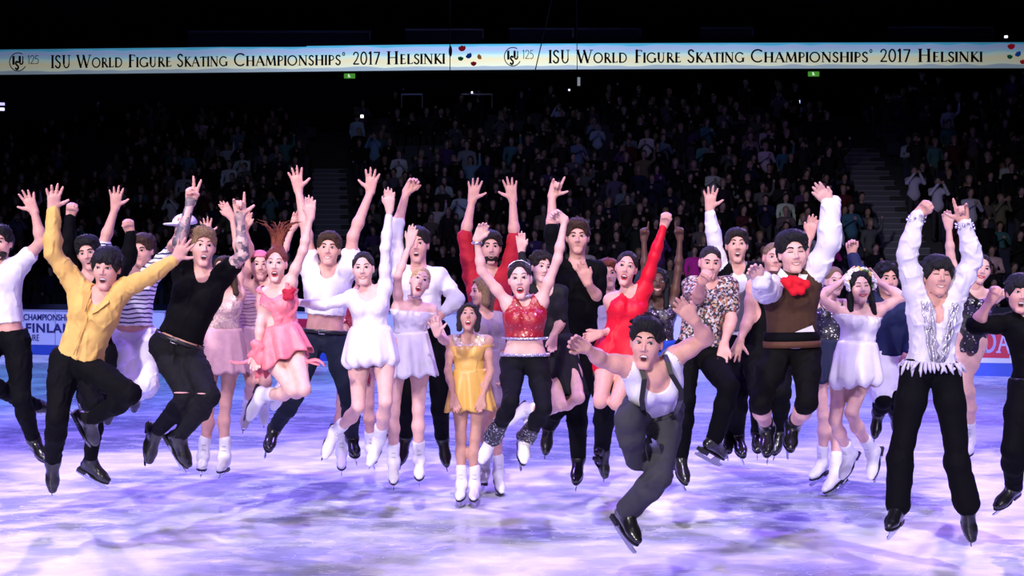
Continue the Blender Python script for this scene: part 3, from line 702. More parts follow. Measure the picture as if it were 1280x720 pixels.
# 4 striped T-shirt
S = person('a4', 'man in a blue-and-white striped T-shirt and white trousers, holding a white cap aloft', 165, True, 'fair', (178, 312, -8, -8, 4), (168, 340), (166, 418), [(142, 343), (194, 336)], [(130, 304), (214, 314)], [(144, 260), (224, 290)],
    [('open', 146, 231, 1), ('cup', 229, 272, -1)], [(166, 482, .25), (186, 478, .22)], [(140, 500, -.20), (172, 490, -.20)], [(134, 532, -.25), (168, 512, -.3)], ('short', 'brown'), expr='shut')
shirt(S, stripes_mat('striped_jersey', (.84, .83, .88), (.035, .03, .12)), hem=.86, sleeve=(.95, .95), loose=.018, slo=.014, fold=(.005, 28.0))
trousers(S, white, top=.95, loose=.022, end_loose=.035, fold=(.008, 24.0)); skates(S, BB)
W_ = S.WR[1]; cap_ = empty('cap', unproj(231, 279, S.D - .16)); tag(cap_, 'white baseball cap held up in the raised hand beside the striped T-shirt', 'cap')
cb = V3(*cap_.location)
job([ell(cb, (.095, .105, .075)), pln(cb - V3(0, 0, .012), V3(-.15, 0, 1)), ], .007, 'crown', cap_, cb, [white])
job([ell(cb + V3(-.06, -.08, -.012), (.085, .08, .012)), ], .006, 'brim', cap_, cb, [white])
# 5 black top, tattooed arms
S = person('a5', 'man in a black T-shirt and ripped black jeans with tattooed arms, giving a V sign', 195, True, 'fair', (254, 308, 22, 2, 4), (256, 345), (222, 432), [(229, 343), (280, 342)], [(224, 303, .12), (303, 319)], [(238, 254, .05), (300, 272)],
    [('v', 243, 217, 1), ('horns', 298, 236, 1)], [(233, 495), (262, 495)], [(195, 540), (224, 545)], [(186, 582), (237, 583)], ('quiff', 'light'), expr='shout', zone=(['ual', 'fal', 'uar', 'far'], tattoo))
shirt(S, black, hem=.88, sleeve=(.45, .42), loose=.016, r=.058)
trousers(S, cloth('charcoal_denim', (.009, .009, .012), spec=.12), top=.93, loose=.010, fold=(.004, 40.0)); belt(S, leather); buckle(S); skates(S, BB)
for i in (0, 1):
    k_ = S.KN[i]; d_ = unit(S.HP[i] - S.KN[i]); MB().ball(k_ + d_ * .035 + V3(0, -.070, 0), (.052, .020, .006)).build('knee_rip', skin('fair'), S.root, True, S.base)
# 6 pale pink dress behind
nude = sequin_mat('pale_pink_beaded', (.62, .40, .38), (.9, .8, .8), dens=.08); pinksk = cloth('dusty_pink_chiffon', (.66, .38, .42))
S = person('a6', 'woman in a pale pink beaded dress half hidden behind the tattooed man', 163, False, 'fair', (280, 338, -20, 5, -12), (281, 366), (278, 428), [(262, 372), (299, 368)], [(260, 333), (299, 322)], [(259, 295), (290, 272)],
    [('open', 257, 268, 1), ('flat', 274, 247, -1)], [(260, 510), (282, 505)], [(254, 571), (281, 572)], [(252, 583), (275, 585)], ('long', 'brown'), expr='shut', to_s=(1, 1))
shirt(S, nude, hem=0.78, sleeve=(0, 0), loose=.008, r=.075, v=.05, name='bodice'); skirt(S, pinksk, .72, (279, 466), 31, amp=.014, n=11, p=.7); skates(S)
# 7 cream and pink dress
S = person('a7', 'woman in a cream dress with chevron lines and pink cap, behind the redhead', 165, False, 'fair', (325, 331, 15, 0, 0), (322, 358), (316, 425), [(305, 357), (338, 356)], [(314, 318), (352, 320)], [(306, 286), (366, 285)],
    [('flat', 310, 264, 1), ('flat', 374, 263, 1)], [(315, 478), (332, 478)], [(311, 505, -.1), (330, 500, -.3)], [(305, 532), (330, 520, -.3)], ('updo', 'brown'), expr='smile')
cream = stripes_mat('cream_chevron', (.72, .50, .50), (.22, .09, .13), period=.028, duty=.22)
shirt(S, cream, hem=0.80, sleeve=(0, 0), loose=.008, r=.075, name='bodice'); skirt(S, cloth('blush_chiffon', (.72, .48, .50)), .74, (313, 452), 22, amp=.012, n=9); skates(S)
job([ell(S.T((0, -.012, .045)), V3(.080, .100, .078) * S.q, S.R), pln(S.T((0, 0, .048)), S.R[:, 2] - S.R[:, 1] * .25)], .0065, 'cap', S.root, S.base, [cloth('rose_cloth', (.62, .16, .25))])
# 8 redhead in pink
S = person('a8', 'redhead with hair flying upward in a coral pink dress with ribbons', 187, False, 'pale', (345, 329, 4, 0, 2), (344, 362), (350, 430), [(331, 369), (362, 354)], [(326, 404), (379, 313)], [(322, 440, .12), (388, 272)],
    [('relax', 319, 462, 1), ('flat', 388, 248, -1)], [(366, 488), (380, 487)], [(328, 494), (352, 488, -.36)], [(311, 524), (338, 520, -.5)], ('fly', 'red'), expr='shout', lip='red')
pk = cloth('coral_pink_silk', (.85, .20, .24), rough=.45, spec=.5, var=.12)
shirt(S, pk, hem=0.76, sleeve=(0, 0), loose=.016, r=.085, name='bodice', fold=(.007, 30.0)); skirt(S, pk, .70, (357, 454), 34, amp=.022, n=8, p=.8, tilt=-.05, dz=.05)
for rib_pts in (((322, 440), (312, 454), (302, 456), (288, 452)), ((374, 460), (388, 447), (399, 447), (406, 457)), ((362, 452), (372, 444), (384, 452), (400, 456))):
    ctl = [unproj(*p, S.D - .14) for p in rib_pts]; rb_ = MB(); n_ = 14
    for k in range(n_ + 1):
        t = k / n_; c_ = ((1 - t) ** 3) * ctl[0] + 3 * t * (1 - t) ** 2 * ctl[1] + 3 * t * t * (1 - t) * ctl[2] + t ** 3 * ctl[3]; w_ = V3(0, .006, .014 * (1 - .4 * t))
        rb_.v += [c_ + w_ - S.base, c_ - w_ - S.base]
    for k in range(n_): rb_.f.append([2 * k, 2 * k + 1, 2 * k + 3, 2 * k + 2]); rb_.m.append(0)
    o_ = rb_.build('ribbon', pk, S.root, True); o_.modifiers.new('thick', 'SOLIDIFY').thickness = .003
job([ell(unproj(321 + dx, 440 + dy, S.D - .13), (.035, .03, .035)) for dx, dy in ((0, 0), (4, -7), (-5, 5), (6, 6), (-2, -10), (2, 12))], .006, 'wrist_ruffle', S.root, S.base, [pk], (.006, 90.0, None, 3))
job([ell(unproj(361 + dx, 367 + dy, S.D - .11), (.022, .018, .020)) for dx, dy in ((0, 0), (5, -4), (-5, -3), (3, 5), (-4, 5))], .005, 'rosette', S.root, S.base, [cloth('crimson', (.42, .01, .04))], (.004, 110.0, None, 2)); skates(S)
# 9 white T-shirt, bare midriff
S = person('a9', 'man in a white T-shirt with bare midriff and dark jeans, both palms raised high', 178, True, 'fair', (411, 311, 4, 4, 3), (411, 340), (405, 424), [(387, 336), (437, 334)], [(384, 294, .05), (441, 296, .05)], [(373, 238, .0), (463, 240, .0)],
    [('open', 368, 207, 1), ('open', 466, 212, -1)], [(368, 495), (437, 500)], [(343, 536), (440, 548)], [(335, 566, .0), (447, 580, .05)], ('short', 'brown'), expr='smile')
shirt(S, white, hem=.64, sleeve=(.4, .4), loose=.020, r=.064, fold=(.006, 26.0)); trousers(S, navy, top=.86, loose=.012); belt(S, leather, t=.88); buckle(S, .88); skates(S, BB)
# 10 white dress brunette
S = person('a10', 'smiling brunette in a white long-sleeved dress with one arm out and one straight up', 186, False, 'pale', (454, 335, 2, 0, -3), (461, 366), (464, 430), [(440, 372), (481, 360)], [(405, 382, .05), (482, 310, .05)], [(372, 378, .05), (487, 262, .0)],
    [('flat', 346, 378, 1), ('flat', 487, 230, -1)], [(448, 508), (482, 502)], [(419, 541), (474, 549)], [(404, 577), (460, 584)], ('updo', 'dark'), expr='smile')
shirt(S, satin, hem=0.72, sleeve=(1.9, 1.8), loose=.006, r=.072, name='bodice', slo=.006, fold=(.002, 40.0), drop=.01, v=.04); skirt(S, satin, .66, (464, 463), 36, amp=.014, n=10, p=.6, bubble=True, dz=.04); skates(S)
# 11 red costume woman behind
S = person('a11', 'woman in a dark red skirt, almost hidden behind the brunette in white', 152, False, 'fair', (452, 341, 0, 0, 0), (446, 366), (446, 430), [(428, 372), (464, 372)], [(429, 402), (466, 402)], [(434, 436), (462, 436)],
    [('relax', 434, 450, 1), ('relax', 462, 450, -1)], [(427, 505), (461, 505)], [(427, 566), (463, 560)], [(427, 582), (467, 574)], ('updo', 'dark'))
rdv = sequin_mat('dark_red_beaded', (.28, .01, .03), (1, .5, .5), dens=.05); shirt(S, rdv, hem=0.78, sleeve=(1, 1), loose=.010, name='bodice'); skirt(S, rdv, .72, (445, 478), 20, amp=.01, n=8); skates(S)
# 12 tall man in white shirt behind
S = person('a12', 'tall dark-haired man in a white shirt, mouth open, hand on hip', 175, True, 'fair', (522, 305, -4, 0, 0), (523, 337), (530, 412), [(499, 345), (549, 346)], [(494, 292, .05), (572, 374)], [(508, 240, .0), (551, 394)],
    [('cup', 526, 214, 1), ('fist', 541, 402, 1)], [(510, 490), (549, 492)], [(507, 546), (553, 548)], [(501, 574), (558, 577)], ('short', 'dark'), expr='shout')
shirt(S, white, hem=1.0, sleeve=(1.25, 1.7), loose=.016, r=.058, v=.10, slo=.016, cuffs=.2, fold=(.006, 24.0)); trousers(S, blackp, top=.88, loose=.014, end_loose=.02); skates(S, BB)
# 13 blonde in white satin
S = person('a13', 'blonde woman shouting in a strapless white satin dress, hand by her chest', 172, False, 'pale', (525, 352, 12, 14, 18), (516, 380), (511, 436), [(498, 386), (538, 388)], [(497, 346, .10), (556, 426, .05)], [(512, 306, .05), (547, 418, .24)],
    [('flat', 517, 284, -1, .05), ('open', 541, 396, 1, .30)], [(492, 515), (523, 512)], [(492, 577), (524, 575)], [(492, 599), (524, 594)], ('updo', 'blonde'), expr='shout', lip='red')
shirt(S, satin, hem=0.68, sleeve=(0, 0), loose=.010, strapless=.14, name='bodice', fold=(.004, 40.0))
skirt(S, satin, .62, (516, 470), 30, amp=.020, n=9, p=.9); skates(S)
MB().tube([S.T((.055 * math.cos(a), .05 * math.sin(a) - .015, -.125)) for a in np.linspace(0, 6.28, 22)[:-1]], .005, 6, 0, True).build('necklace', silver, S.root, True, S.base)
# 14 gold dress
S = person('a14', 'small dark-haired woman in a short gold dress standing on the ice, gazing up', 155, False, 'tan', (586, 396, 0, 22, 2), (585, 421), (588, 482), [(564, 427), (609, 427)], [(560, 464), (613, 464)], [(567, 496, .1), (603, 496, .1)],
    [('relax', 574, 520, 1), ('relax', 595, 520, -1)], [(576, 547), (594, 547)], [(577, 606), (593, 606)], [(574, 621), (592, 621)], ('bob', 'dark'), expr='shout', g=.93, hs=1.06, lip='red')
gd = mat('gold_satin', (.78, .46, .10), rough=.38, spec=.6, bump=.2, bscale=18); gseq = sequin_mat('gold_lace', (.60, .45, .30), (1, .9, .7), dens=.14, scale=85)
shirt(S, [gseq], hem=.52, sleeve=(0, 0), loose=.007, r=.066, name='lace_yoke', drop=.01)
shirt(S, gd, hem=0.72, sleeve=(0, 0), loose=.011, strapless=.17, name='bodice'); skirt(S, gd, .66, (589, 513), 30, amp=.016, n=8, p=.9, dep=.62); skates(S)
# 15 red sweater
S = person('a15', 'dark-bearded man in a red long sweater with both hands straight up', 172, True, 'fair', (613, 309, 6, 0, 0), (612, 342), (612, 425), [(590, 346), (635, 344)], [(581, 297, .05), (643, 300, .05)], [(590, 251), (641, 250)],
    [('open', 595, 222, 1), ('open', 637, 225, -1)], [(600, 470, .2), (616, 472, .2)], [(604, 500, -.2), (618, 500, -.2)], [(606, 512, -.3), (618, 512, -.3)], ('short', 'dark'), expr='open')
shirt(S, cloth('red_knit', (.46, .012, .03)), hem=.95, sleeve=(1.05, 1.05), loose=.018, r=.056); trousers(S, blackp); skates(S, BB)
job([ell(S.T((0, .028, -.078)), V3(.0535, .0570, .0475) * S.q, S.R), ell(S.T((0, .09, -.062)), V3(.028, .03, .02) * S.q, S.R, .006, -1), pln(S.T((0, 0, -.056)), -S.R[:, 2], .01)], .006, 'beard', S.root, S.base, [hairm('dark')])
# 16 wavy hair, mauve dress
S = person('a16', 'woman with long wavy light brown hair in a sheer mauve dress, turned away', 155, False, 'fair', (601, 364, -62, 0, 5), (606, 392), (615, 455), [(594, 400, .05), (622, 398, -.05)], [(592, 432), (627, 432)], [(594, 462), (625, 462)],
    [('relax', 596, 480, 1), ('relax', 622, 480, -1)], [(608, 530), (622, 526)], [(606, 590, -.1), (623, 592)], [(603, 600), (627, 612)], ('wavy', 'light'), expr='shut')
mv = cloth('mauve_chiffon', (.36, .26, .33)); shirt(S, mv, hem=0.76, sleeve=(1.7, 1.7), loose=.008, name='bodice'); skirt(S, mv, .7, (616, 506), 22, amp=.015, n=7); skates(S)
# 17 red sequin top
S = person('a17', 'dark-haired woman in a red sequinned crop top and black leggings, arms curved overhead', 192, False, 'pale', (650, 348, -3, 0, -3), (656, 377), (656, 452), [(636, 381), (676, 377)], [(602, 338, .05), (697, 324, .05)], [(596, 300), (706, 275)],
    [('relax', 606, 279, 1), ('cup', 686, 262, -1)], [(639, 502), (680, 510)], [(616, 546), (657, 547)], [(603, 574, .0), (655, 580, .1)], ('updo', 'dark'), expr='shout', lip='red', hs=1.06)
shirt(S, sequin_mat('red_sequins', (.36, .004, .014), (1, .40, .40), scale=85, dens=.03, tilt=.4), hem=.60, sleeve=(0, 0), loose=.012, r=.050, name='crop_top')
trousers(S, cloth('black_velvet', (.006, .006, .009), spec=.1), top=.90, ends=(1, 1), loose=.007, end_loose=.008, name='leggings')
gl = sequin_mat('silver_trim', (.25, .22, .35), (1, 1, 1), scale=120, dens=.3); belt(S, gl, t=.88, name='waist_trim', wid=.020, r=.012); belt(S, gl, t=.61, r=.000, name='top_trim', wid=.016)
lw = sequin_mat('black_leg_warmer', (.006, .006, .009), (1, 1, 1), scale=90, dens=.08)
for i, n in ((0, 'l'), (1, 'r')): job(bone(S, 'sh' + n, .62, 1.0, .018, .034), .007, 'leg_warmer', S.root, S.base, [lw], (.006, 90.0, None, 4))
skates(S); MB().tube([S.WR[0] + V3(.030 * math.cos(a), .030 * math.sin(a), -.02) for a in np.linspace(0, 6.28, 14)[:-1]], .008, 6, 0, True).build('bracelet', silver, S.root, True, S.base)
MB().tube([S.NB + S.up * .035 + S.right * .048 * math.cos(a) + S.fwd * (.048 * math.sin(a) + .01) for a in np.linspace(0, 6.28, 20)[:-1]], .012, 6, 0, True).build('collar', gl, S.root, True, S.base)
MB().tube([S.T((.082 * math.cos(a), .030, .034 + .084 * math.sin(a))) for a in np.linspace(.5, 2.64, 12)], .005, 6).build('headband', silver, S.root, True, S.base)
# 18 black dress behind
S = person('a18', 'woman in a black dress with knees tucked up, behind the red sequinned top', 168, False, 'pale', (677, 334, 20, 0, 8), (682, 362), (697, 446), [(664, 366), (700, 366)], [(655, 342, .0), (703, 400)], [(652, 314, .0), (692, 420, .1)],
    [('flat', 650, 283, 1), ('relax', 690, 440, 1)], [(701, 506, .28), (723, 497, .25)], [(657, 512, -.1), (680, 514, -.1)], [(628, 534, -.1), (650, 530, -.2)], ('curly', 'dark'))
bv = cloth('black_chiffon', (.008, .008, .010)); shirt(S, bv, hem=0.78, sleeve=(1.9, 1.0), loose=.010, name='bodice'); skirt(S, bv, .72, (709, 497), 25, amp=.016, n=8, dz=.12); skates(S)
# 19 tall man in black
S = person('a19', 'tall brown-haired man in all black, one arm up, one hand at his chest', 180, True, 'fair', (722, 296, -3, 0, 0), (721, 330), (722, 432), [(697, 337), (746, 338)], [(690, 291, .05), (748, 374, .02)], [(690, 246, .0), (735, 354, .18)],
    [('horns', 706, 203, 1), ('flat', 724, 328, 1, .22)], [(698, 500), (722, 504)], [(686, 532, -.2), (723, 573)], [(683, 562, -.1), (720, 598)], ('quiff', 'brown'), expr='shut')
shirt(S, black, hem=1.0, sleeve=(1.1, .95), loose=.018, r=.056); trousers(S, blackp, loose=.018, end_loose=.022); skates(S, BB)
# 20 short red-brown hair peeping
S = person('a20', 'auburn-haired person in a pale top peeping over the shoulder of the woman in red', 152, True, 'fair', (760, 342, 4, 0, -5), (761, 368), (758, 440), [(742, 374), (779, 374)], [(738, 410), (782, 410)], [(742, 440), (778, 440)],
    [('relax', 744, 455, 1), ('relax', 776, 455, -1)], [(752, 505), (760, 508)], [(750, 560, -.1), (755, 566)], [(752, 570, -.2), (757, 594)], ('volume', 'red'), expr='shut', hs=.95)
shirt(S, cloth('lilac_cloth', (.50, .42, .60)), hem=1.0, sleeve=(1.5, 1.5)); trousers(S, blackp); skates(S, BB)
# 21 red one-sleeved dress
S = person('a21', 'dark-haired woman in a one-sleeved scarlet dress punching a fist upward', 188, False, 'fair', (783, 334, -8, 4, 10), (786, 366), (777, 436), [(764, 376), (804, 362)], [(776, 410, -.05), (818, 320)], [(750, 417, .1), (830, 282)],
    [('relax', 732, 423, 1), ('fist', 834, 264, 1)], [(750, 502, .22), (770, 504, .24)], [(752, 488, -.18), (778, 486, -.18)], [(758, 498, -.38), (784, 498, -.38)], ('slick', 'dark'), expr='shout', lip='red')
red = cloth('scarlet_cloth', (.70, .004, .025), rough=.5, var=.03)
garment(S, 'dress', red, [('torso', 0, 1, .012), ('uar', 0, 1, .010, .010), ('far', 0, .97, .009, .007), ('thl', 0, .30, .016, .028), ('thr', 0, .30, .016, .028), cap(S.HP[0], S.HP[1], .10, .10, .05)],
        neck_cut(S, .055) + [cap(S.SH[0] - S.right * .03, S.SH[0] - S.right * .03 + S.up * .3, .075, .2, .006, -1)], (.0035, 26.0)); skates(S)
# 22 dark skinned woman
S = person('a22', 'dark-skinned woman with long black hair in a sparkling dress, both index fingers up', 158, False, 'dark', (822, 353, -4, 6, 4), (824, 378), (822, 442), [(806, 386), (841, 382)], [(806, 340), (848, 338)], [(805, 299), (850, 298)],
    [('point', 806, 268, 1), ('point', 848, 270, -1)], [(817, 490, .2), (833, 492, .2)], [(816, 512, -.15), (834, 514, -.15)], [(816, 524, -.2), (830, 538, -.1)], ('long', 'black'), expr='smile')
spk = sequin_mat('dark_sparkle', (.018, .011, .018), (1, .85, 1), scale=95, dens=.045, tilt=.35); shirt(S, spk, hem=0.80, sleeve=(0, 0), loose=.008, r=.07, v=.10, name='bodice'); skirt(S, cloth('cobalt_cloth', (.01, .06, .45)), .74, (824, 492), 22, amp=.012); skates(S)
# 23 front man with braces
S = person('a23', 'leaping man in a white vest, black braces and grey trousers, front and centre', 228, True, 'fair', (808, 427, -14, -4, 4), (819, 468, .20), (815, 512, -.12), [(784, 458, .20), (843, 446, .16)], [(752, 450, .27), (883, 423, .16)], [(733, 435, .40), (868, 401, .26)],
    [('relax', 719, 428, -1, .45), ('flat', 848, 380, 1, .30)], [(785, 524, .24), (824, 594, .10)], [(796, 576, .0), (783, 637, -.14)], [(801, 551, .14), (796, 671, -.04)], ('quiff', 'black'), expr='shout', gaze=(-.6, 0), hs=1.07)
shirt(S, cloth('white_vest_cloth', (.84, .82, .92), var=.02), hem=1.0, sleeve=(0, 0), loose=.009, r=.074, name='vest', drop=.01, fold=(.0012, 30.0))
gr = cloth('grey_flannel', (.055, .055, .066), spec=.15, bscale=14.0); trousers(S, gr, top=.80, loose=.018, end_loose=.030, fold=(.006, 26.0)); skates(S, BB); belt(S, leather, t=.84)
for sg in (-1, 1):
    st = MB(); sj = S.NB + (S.SH[(sg + 1) // 2] - S.NB) * .55; pts = [sj + S.up * .058 - S.fwd * .03, sj + S.up * .064 + S.fwd * .02, sj + S.up * .035 + S.fwd * .075, at(S, .08) + S.right * sg * .108 + S.fwd * .108, at(S, .25) + S.right * sg * .105 + S.fwd * .132, at(S, .5) + S.right * sg * .095 + S.fwd * .122, at(S, .85) + S.right * sg * .080 + S.fwd * .118]
    for a_, b_ in zip(pts[:-1], pts[1:]): st.prism([a_ - S.right * .014, b_ - S.right * .014, b_ + S.right * .014, a_ + S.right * .014], S.fwd * .006)
    st.build('brace', leather, S.root, False, S.base)
# 24 pointing at the camera
S = person('a24', 'short-haired man in a patterned shirt pointing straight ahead', 178, True, 'fair', (888, 328, -3, -8, 3), (886, 354), (872, 440), [(866, 358), (910, 358)], [(872, 372, .20), (914, 400)], [(877, 352, .42), (905, 430)],
    [('fist', 889, 334, 1, .50), ('relax', 903, 446, -1)], [(856, 502), (911, 483)], [(850, 571), (893, 550)], [(857, 598), (904, 566, .1)], ('buzz', 'dark'), expr='shut')
shirt(S, patch_mat('patterned_print', [(.03, .02, .03), (.45, .38, .35), (.02, .02, .03), (.60, .55, .58), (.35, .10, .06), (.05, .04, .05), (.5, .35, .2)], scale=72), hem=.90, sleeve=(.85, .6), loose=.020, slo=.020)
trousers(S, black, top=.85, loose=.018, end_loose=.022); skates(S, BB)
# 25 waistcoat
S = person('a25', 'dark-haired man in a grey waistcoat, white shirt and black jacket, one palm up', 172, True, 'fair', (921, 306, -6, 2, 0), (922, 334), (918, 425), [(900, 338), (946, 340)], [(893, 300, .06), (955, 382)], [(887, 262), (948, 410)],
    [('open', 889, 229, 1), ('relax', 946, 425, 1)], [(912, 492), (924, 490)], [(908, 540, -.1), (922, 544)], [(910, 560), (928, 565)], ('short', 'dark'), expr='shout')
shirt(S, white, hem=1.0, sleeve=(1.85, 1.5), loose=.010, r=.056, v=.12, slo=.014, fold=(.004, 30)); trousers(S, blackp, loose=.014); skates(S, BB)
garment(S, 'waistcoat', cloth('grey_wool', (.16, .15, .18)), [('torso', 0, 1, .017)], [pln(at(S, .88), S.up), cap(S.NB + S.fwd * .10 + S.up * .06, at(S, .40) + S.fwd * .15, .085, .035, .006, -1)] + [cap(S.SH[i] + (S.SH[i] - S.NB) * .10, S.SH[i] + unit(S.EL[i] - S.SH[i]) * .2, .075, .10, .006, -1) for i in (0, 1)], (.003, 30))
garment(S, 'jacket', black, [('torso', 0, 1, .024), ('uar', 0, 1, .022), ('far', 0, .9, .02)], [pln(at(S, .98), S.up), cap(S.NB + S.fwd * .14, at(S, .98) + S.fwd * .16, .085, .095, .006, -1), cap(S.SH[0] - S.right * .02, S.SH[0] + unit(S.EL[0] - S.SH[0]) * .2, .075, .10, .006, -1)] + neck_cut(S, .062), (.003, 30))
# 26 man behind
S = person('a26', 'short-haired man in sleeveless black, mostly behind the brown waistcoat', 165, True, 'fair', (967, 322, 0, 0, 4), (962, 350), (958, 440), [(942, 358), (985, 358)], [(935, 400), (1000, 330)], [(925, 426), (1012, 296)],
    [('open', 916, 449, -1), ('flat', 1017, 274, -1)], [(949, 492), (976, 490)], [(947, 540), (975, 538)], [(947, 560), (970, 556, .1)], ('buzz', 'light'), expr='shut')
shirt(S, black, hem=1.0, sleeve=(0, 0), loose=.012, r=.056, name='vest'); trousers(S, black, loose=.016); skates(S, BB)
# 27 brown waistcoat, red cravat
S = person('a27', 'black-haired man in a brown waistcoat with a big red cravat, one arm up', 200, True, 'pale', (991, 316, 0, 2, -4), (988, 349), (990, 436), [(966, 356), (1014, 350)], [(957, 366, .18), (1036, 303, .08)], [(951, 350, .36), (1038, 255, .05)],
    [('relax', 938, 335, 1, .42), ('flat', 1018, 232, 1)], [(950, 502, .18), (1009, 502, .18)], [(959, 535, -.14), (991, 532, -.14)], [(958, 563, -.02), (989, 558, .0)], ('volume', 'black'), expr='smile', closed=True, hs=1.08)
shirt(S, white, hem=1.0, sleeve=(1.85, 1.93), loose=.012, r=.056, slo=.030, cuffs=.25, fold=(.006, 28))
trousers(S, cloth('black_breeches', (.005, .0045, .005), spec=.08), top=.86, ends=(1.12, 1.12), loose=.010, end_loose=.012, name='breeches')
garment(S, 'waistcoat', cloth('brown_suede', (.062, .028, .016), rough=.9), [('torso', 0, 1, .027)], [pln(at(S, .78), S.up), cap(S.NB + S.fwd * .12 + S.up * .06, at(S, .26) + S.fwd * .15, .055, .01, .006, -1)] + [cap(S.SH[i] + (S.SH[i] - S.NB) * .12, S.SH[i] + unit(S.EL[i] - S.SH[i]) * .2, .070, .10, .006, -1) for i in (0, 1)], (.003, 30))
MB().prism([at(S, .66) + S.right * .10 + S.fwd * .116, at(S, .75) + S.right * .115 + S.fwd * .112, at(S, .75) - S.right * .01 + S.fwd * .128], S.fwd * .006).build('shirt_tail', white, S.root, False, S.base)
belt(S, black, t=.85, name='sash', wid=.085, r=.026); belt(S, cloth('brown_leather', (.10, .040, .020)), t=.93, wid=.040, r=.031)
crv = [cap(unproj(980 + dx, 350 + dy, S.D - .17), unproj(980 + dx * 1.6 + 6, 356 + dy * 1.6, S.D - .18), .022, .026, .012) for dx, dy in ((0, 0), (8, -2), (14, 0), (4, 6), (10, 5))]
job(crv, .006, 'cravat', S.root, S.base, [cloth('cravat_red', (.72, .006, .02), var=.1)], (.006, 70.0, None, 3))
for q_ in (-1, 1): MB().prism([S.NB + S.right * q_ * .060 + S.up * .07, S.NB + S.right * q_ * .095 + S.up * .03 + S.fwd * .06, S.NB + S.right * q_ * .060 - S.up * .02 + S.fwd * .12, S.NB + S.right * q_ * .02 + S.up * .0 + S.fwd * .11], S.fwd * .008).build('collar', white, S.root, False, S.base)
for i in (0, 1): skate(S, i, BB, shaft=.10)
for i in (0, 1): job([ell(S.WR[i] + V3(dx, -.01, dz), (.036, .03, .030)) for dx, dz in ((0, 0), (.03, .02), (-.03, .015), (.02, -.03), (-.02, -.03))], .0065, 'cuff_ruffle', S.root, S.base, [white], (.006, 80.0, None, 3))
# 28 sequinned woman
S = person('a28', 'light-haired woman in a dark sequinned dress, beside the brown waistcoat', 160, False, 'pale', (1043, 351, 6, 0, 0), (1037, 378), (1034, 440), [(1021, 384), (1054, 382)], [(1008, 392, -.1), (1066, 380, -.05)], [(1003, 372, -.15), (1078, 372, -.1)],
    [('relax', 1003, 356, 1), ('relax', 1086, 365, 1)], [(1029, 520), (1046, 518)], [(1028, 578), (1045, 590)], [(1012, 598, .02), (1034, 606, .05)], ('slick', 'light'), expr='smile')
shirt(S, sequin_mat('midnight_sequins', (.012, .012, .020), (1, 1, 1), scale=80, dens=.045, tilt=.35), hem=0.80, sleeve=(0, 0), loose=.009, r=.085, name='bodice'); skirt(S, cloth('midnight_silk', (.012, .015, .05)), .74, (1034, 478), 19, amp=.014, n=8); skates(S)
# 29 flower crown
S = person('a29', 'laughing woman with a crown of white flowers in a white satin dress', 177, False, 'pale', (1075, 358, -2, 2, -4), (1076, 386), (1070, 446), [(1053, 393), (1097, 388)], [(1023, 371, .06), (1129, 371, .06)], [(1057, 349, -.06), (1097, 353, -.06)],
    [('relax', 1070, 338, 1, -.10), ('relax', 1085, 340, -1, -.10)], [(1044, 526), (1064, 516)], [(1062, 567), (1090, 565)], [(1052, 596), (1088, 602)], ('long', 'black'), expr='smile', lip='red', closed=True)
shirt(S, satin, hem=0.76, sleeve=(0, 0), loose=.010, strapless=.13, name='bodice', fold=(.004, 36)); skirt(S, satin, .70, (1070, 488), 33, amp=.018, n=8, p=.7, bubble=True, dz=.04, tilt=-.02); skates(S)
rs_ = random.Random(3); fm = [cloth('petal_white', (.88, .86, .82), var=.02), cloth('leaf_green', (.10, .22, .05)), cloth('petal_yellow', (.75, .55, .15))]
fcr = link('flower_crown', bpy.data.meshes.new('crown_core'), S.root)
core = MB().tube([S.T((.088 * math.cos(a), .020 - .022 * math.sin(a), .030 + .088 * math.sin(a))) for a in np.linspace(-.45, 3.59, 24)], .011, 6); fcr.data = core.mesh('flower_crown', [fm[1]], True, S.base)
for i in range(34):
    a = -.45 + 4.04 * i / 33; q_ = rs_.uniform(.97, 1.16); c = V3(.088 * q_ * math.cos(a), .024 - .022 * math.sin(a) + rs_.uniform(-.022, .018), .030 + .090 * q_ * math.sin(a)); f_ = MB(); k = 0 if rs_.random() < .72 else (1 if rs_.random() < .5 else 2)
    for p in range(5 if k != 1 else 3):
        an_ = 2 * PI * p / 5; f_.ball(S.T(c + V3(math.cos(a) * .006, math.sin(a) * .006, 0) + V3(-math.sin(a) * math.cos(an_), math.cos(a) * math.cos(an_), math.sin(an_)) * .011), (.011, .011, .009), None, 0, 7, 5)
    f_.ball(S.T(c * V3(1.08, 1.08, 1)), .006, None, 1, 6, 4); f_.build('flower' if k != 1 else 'leaf', [fm[k], fm[2]], fcr, True, S.base)
# 30 curly hair, navy
S = person('a30', 'curly-haired man in a navy top and white breeches, one hand raised', 160, True, 'fair', (1109, 349, 0, 0, 0), (1111, 376), (1113, 448), [(1089, 380), (1133, 380)], [(1076, 352, .0), (1140, 415)], [(1065, 318, -.05), (1135, 440)],
    [('cup', 1062, 296, 1), ('relax', 1133, 455, 1)], [(1104, 500, .2), (1120, 494, .2)], [(1098, 515, -.15), (1118, 515, -.2)], [(1094, 544, -.1), (1122, 535, -.2)], ('curly', 'black'), expr='shut', hs=1.05)
shirt(S, cloth('navy_cloth', (.012, .020, .075)), hem=1.0, sleeve=(1.9, 1.9), loose=.022, fold=(.006, 24)); trousers(S, white, top=.94, ends=(.82, .82), loose=.040, fold=(.008, 22.0), name='breeches')
for i, n in ((0, 'l'), (1, 'r')): job(bone(S, 'th' + n, .75, 1.0, .012) + bone(S, 'sh' + n, 0, 1.0, .012), .008, 'black_stocking', S.root, S.base, [black])
skates(S, BB)
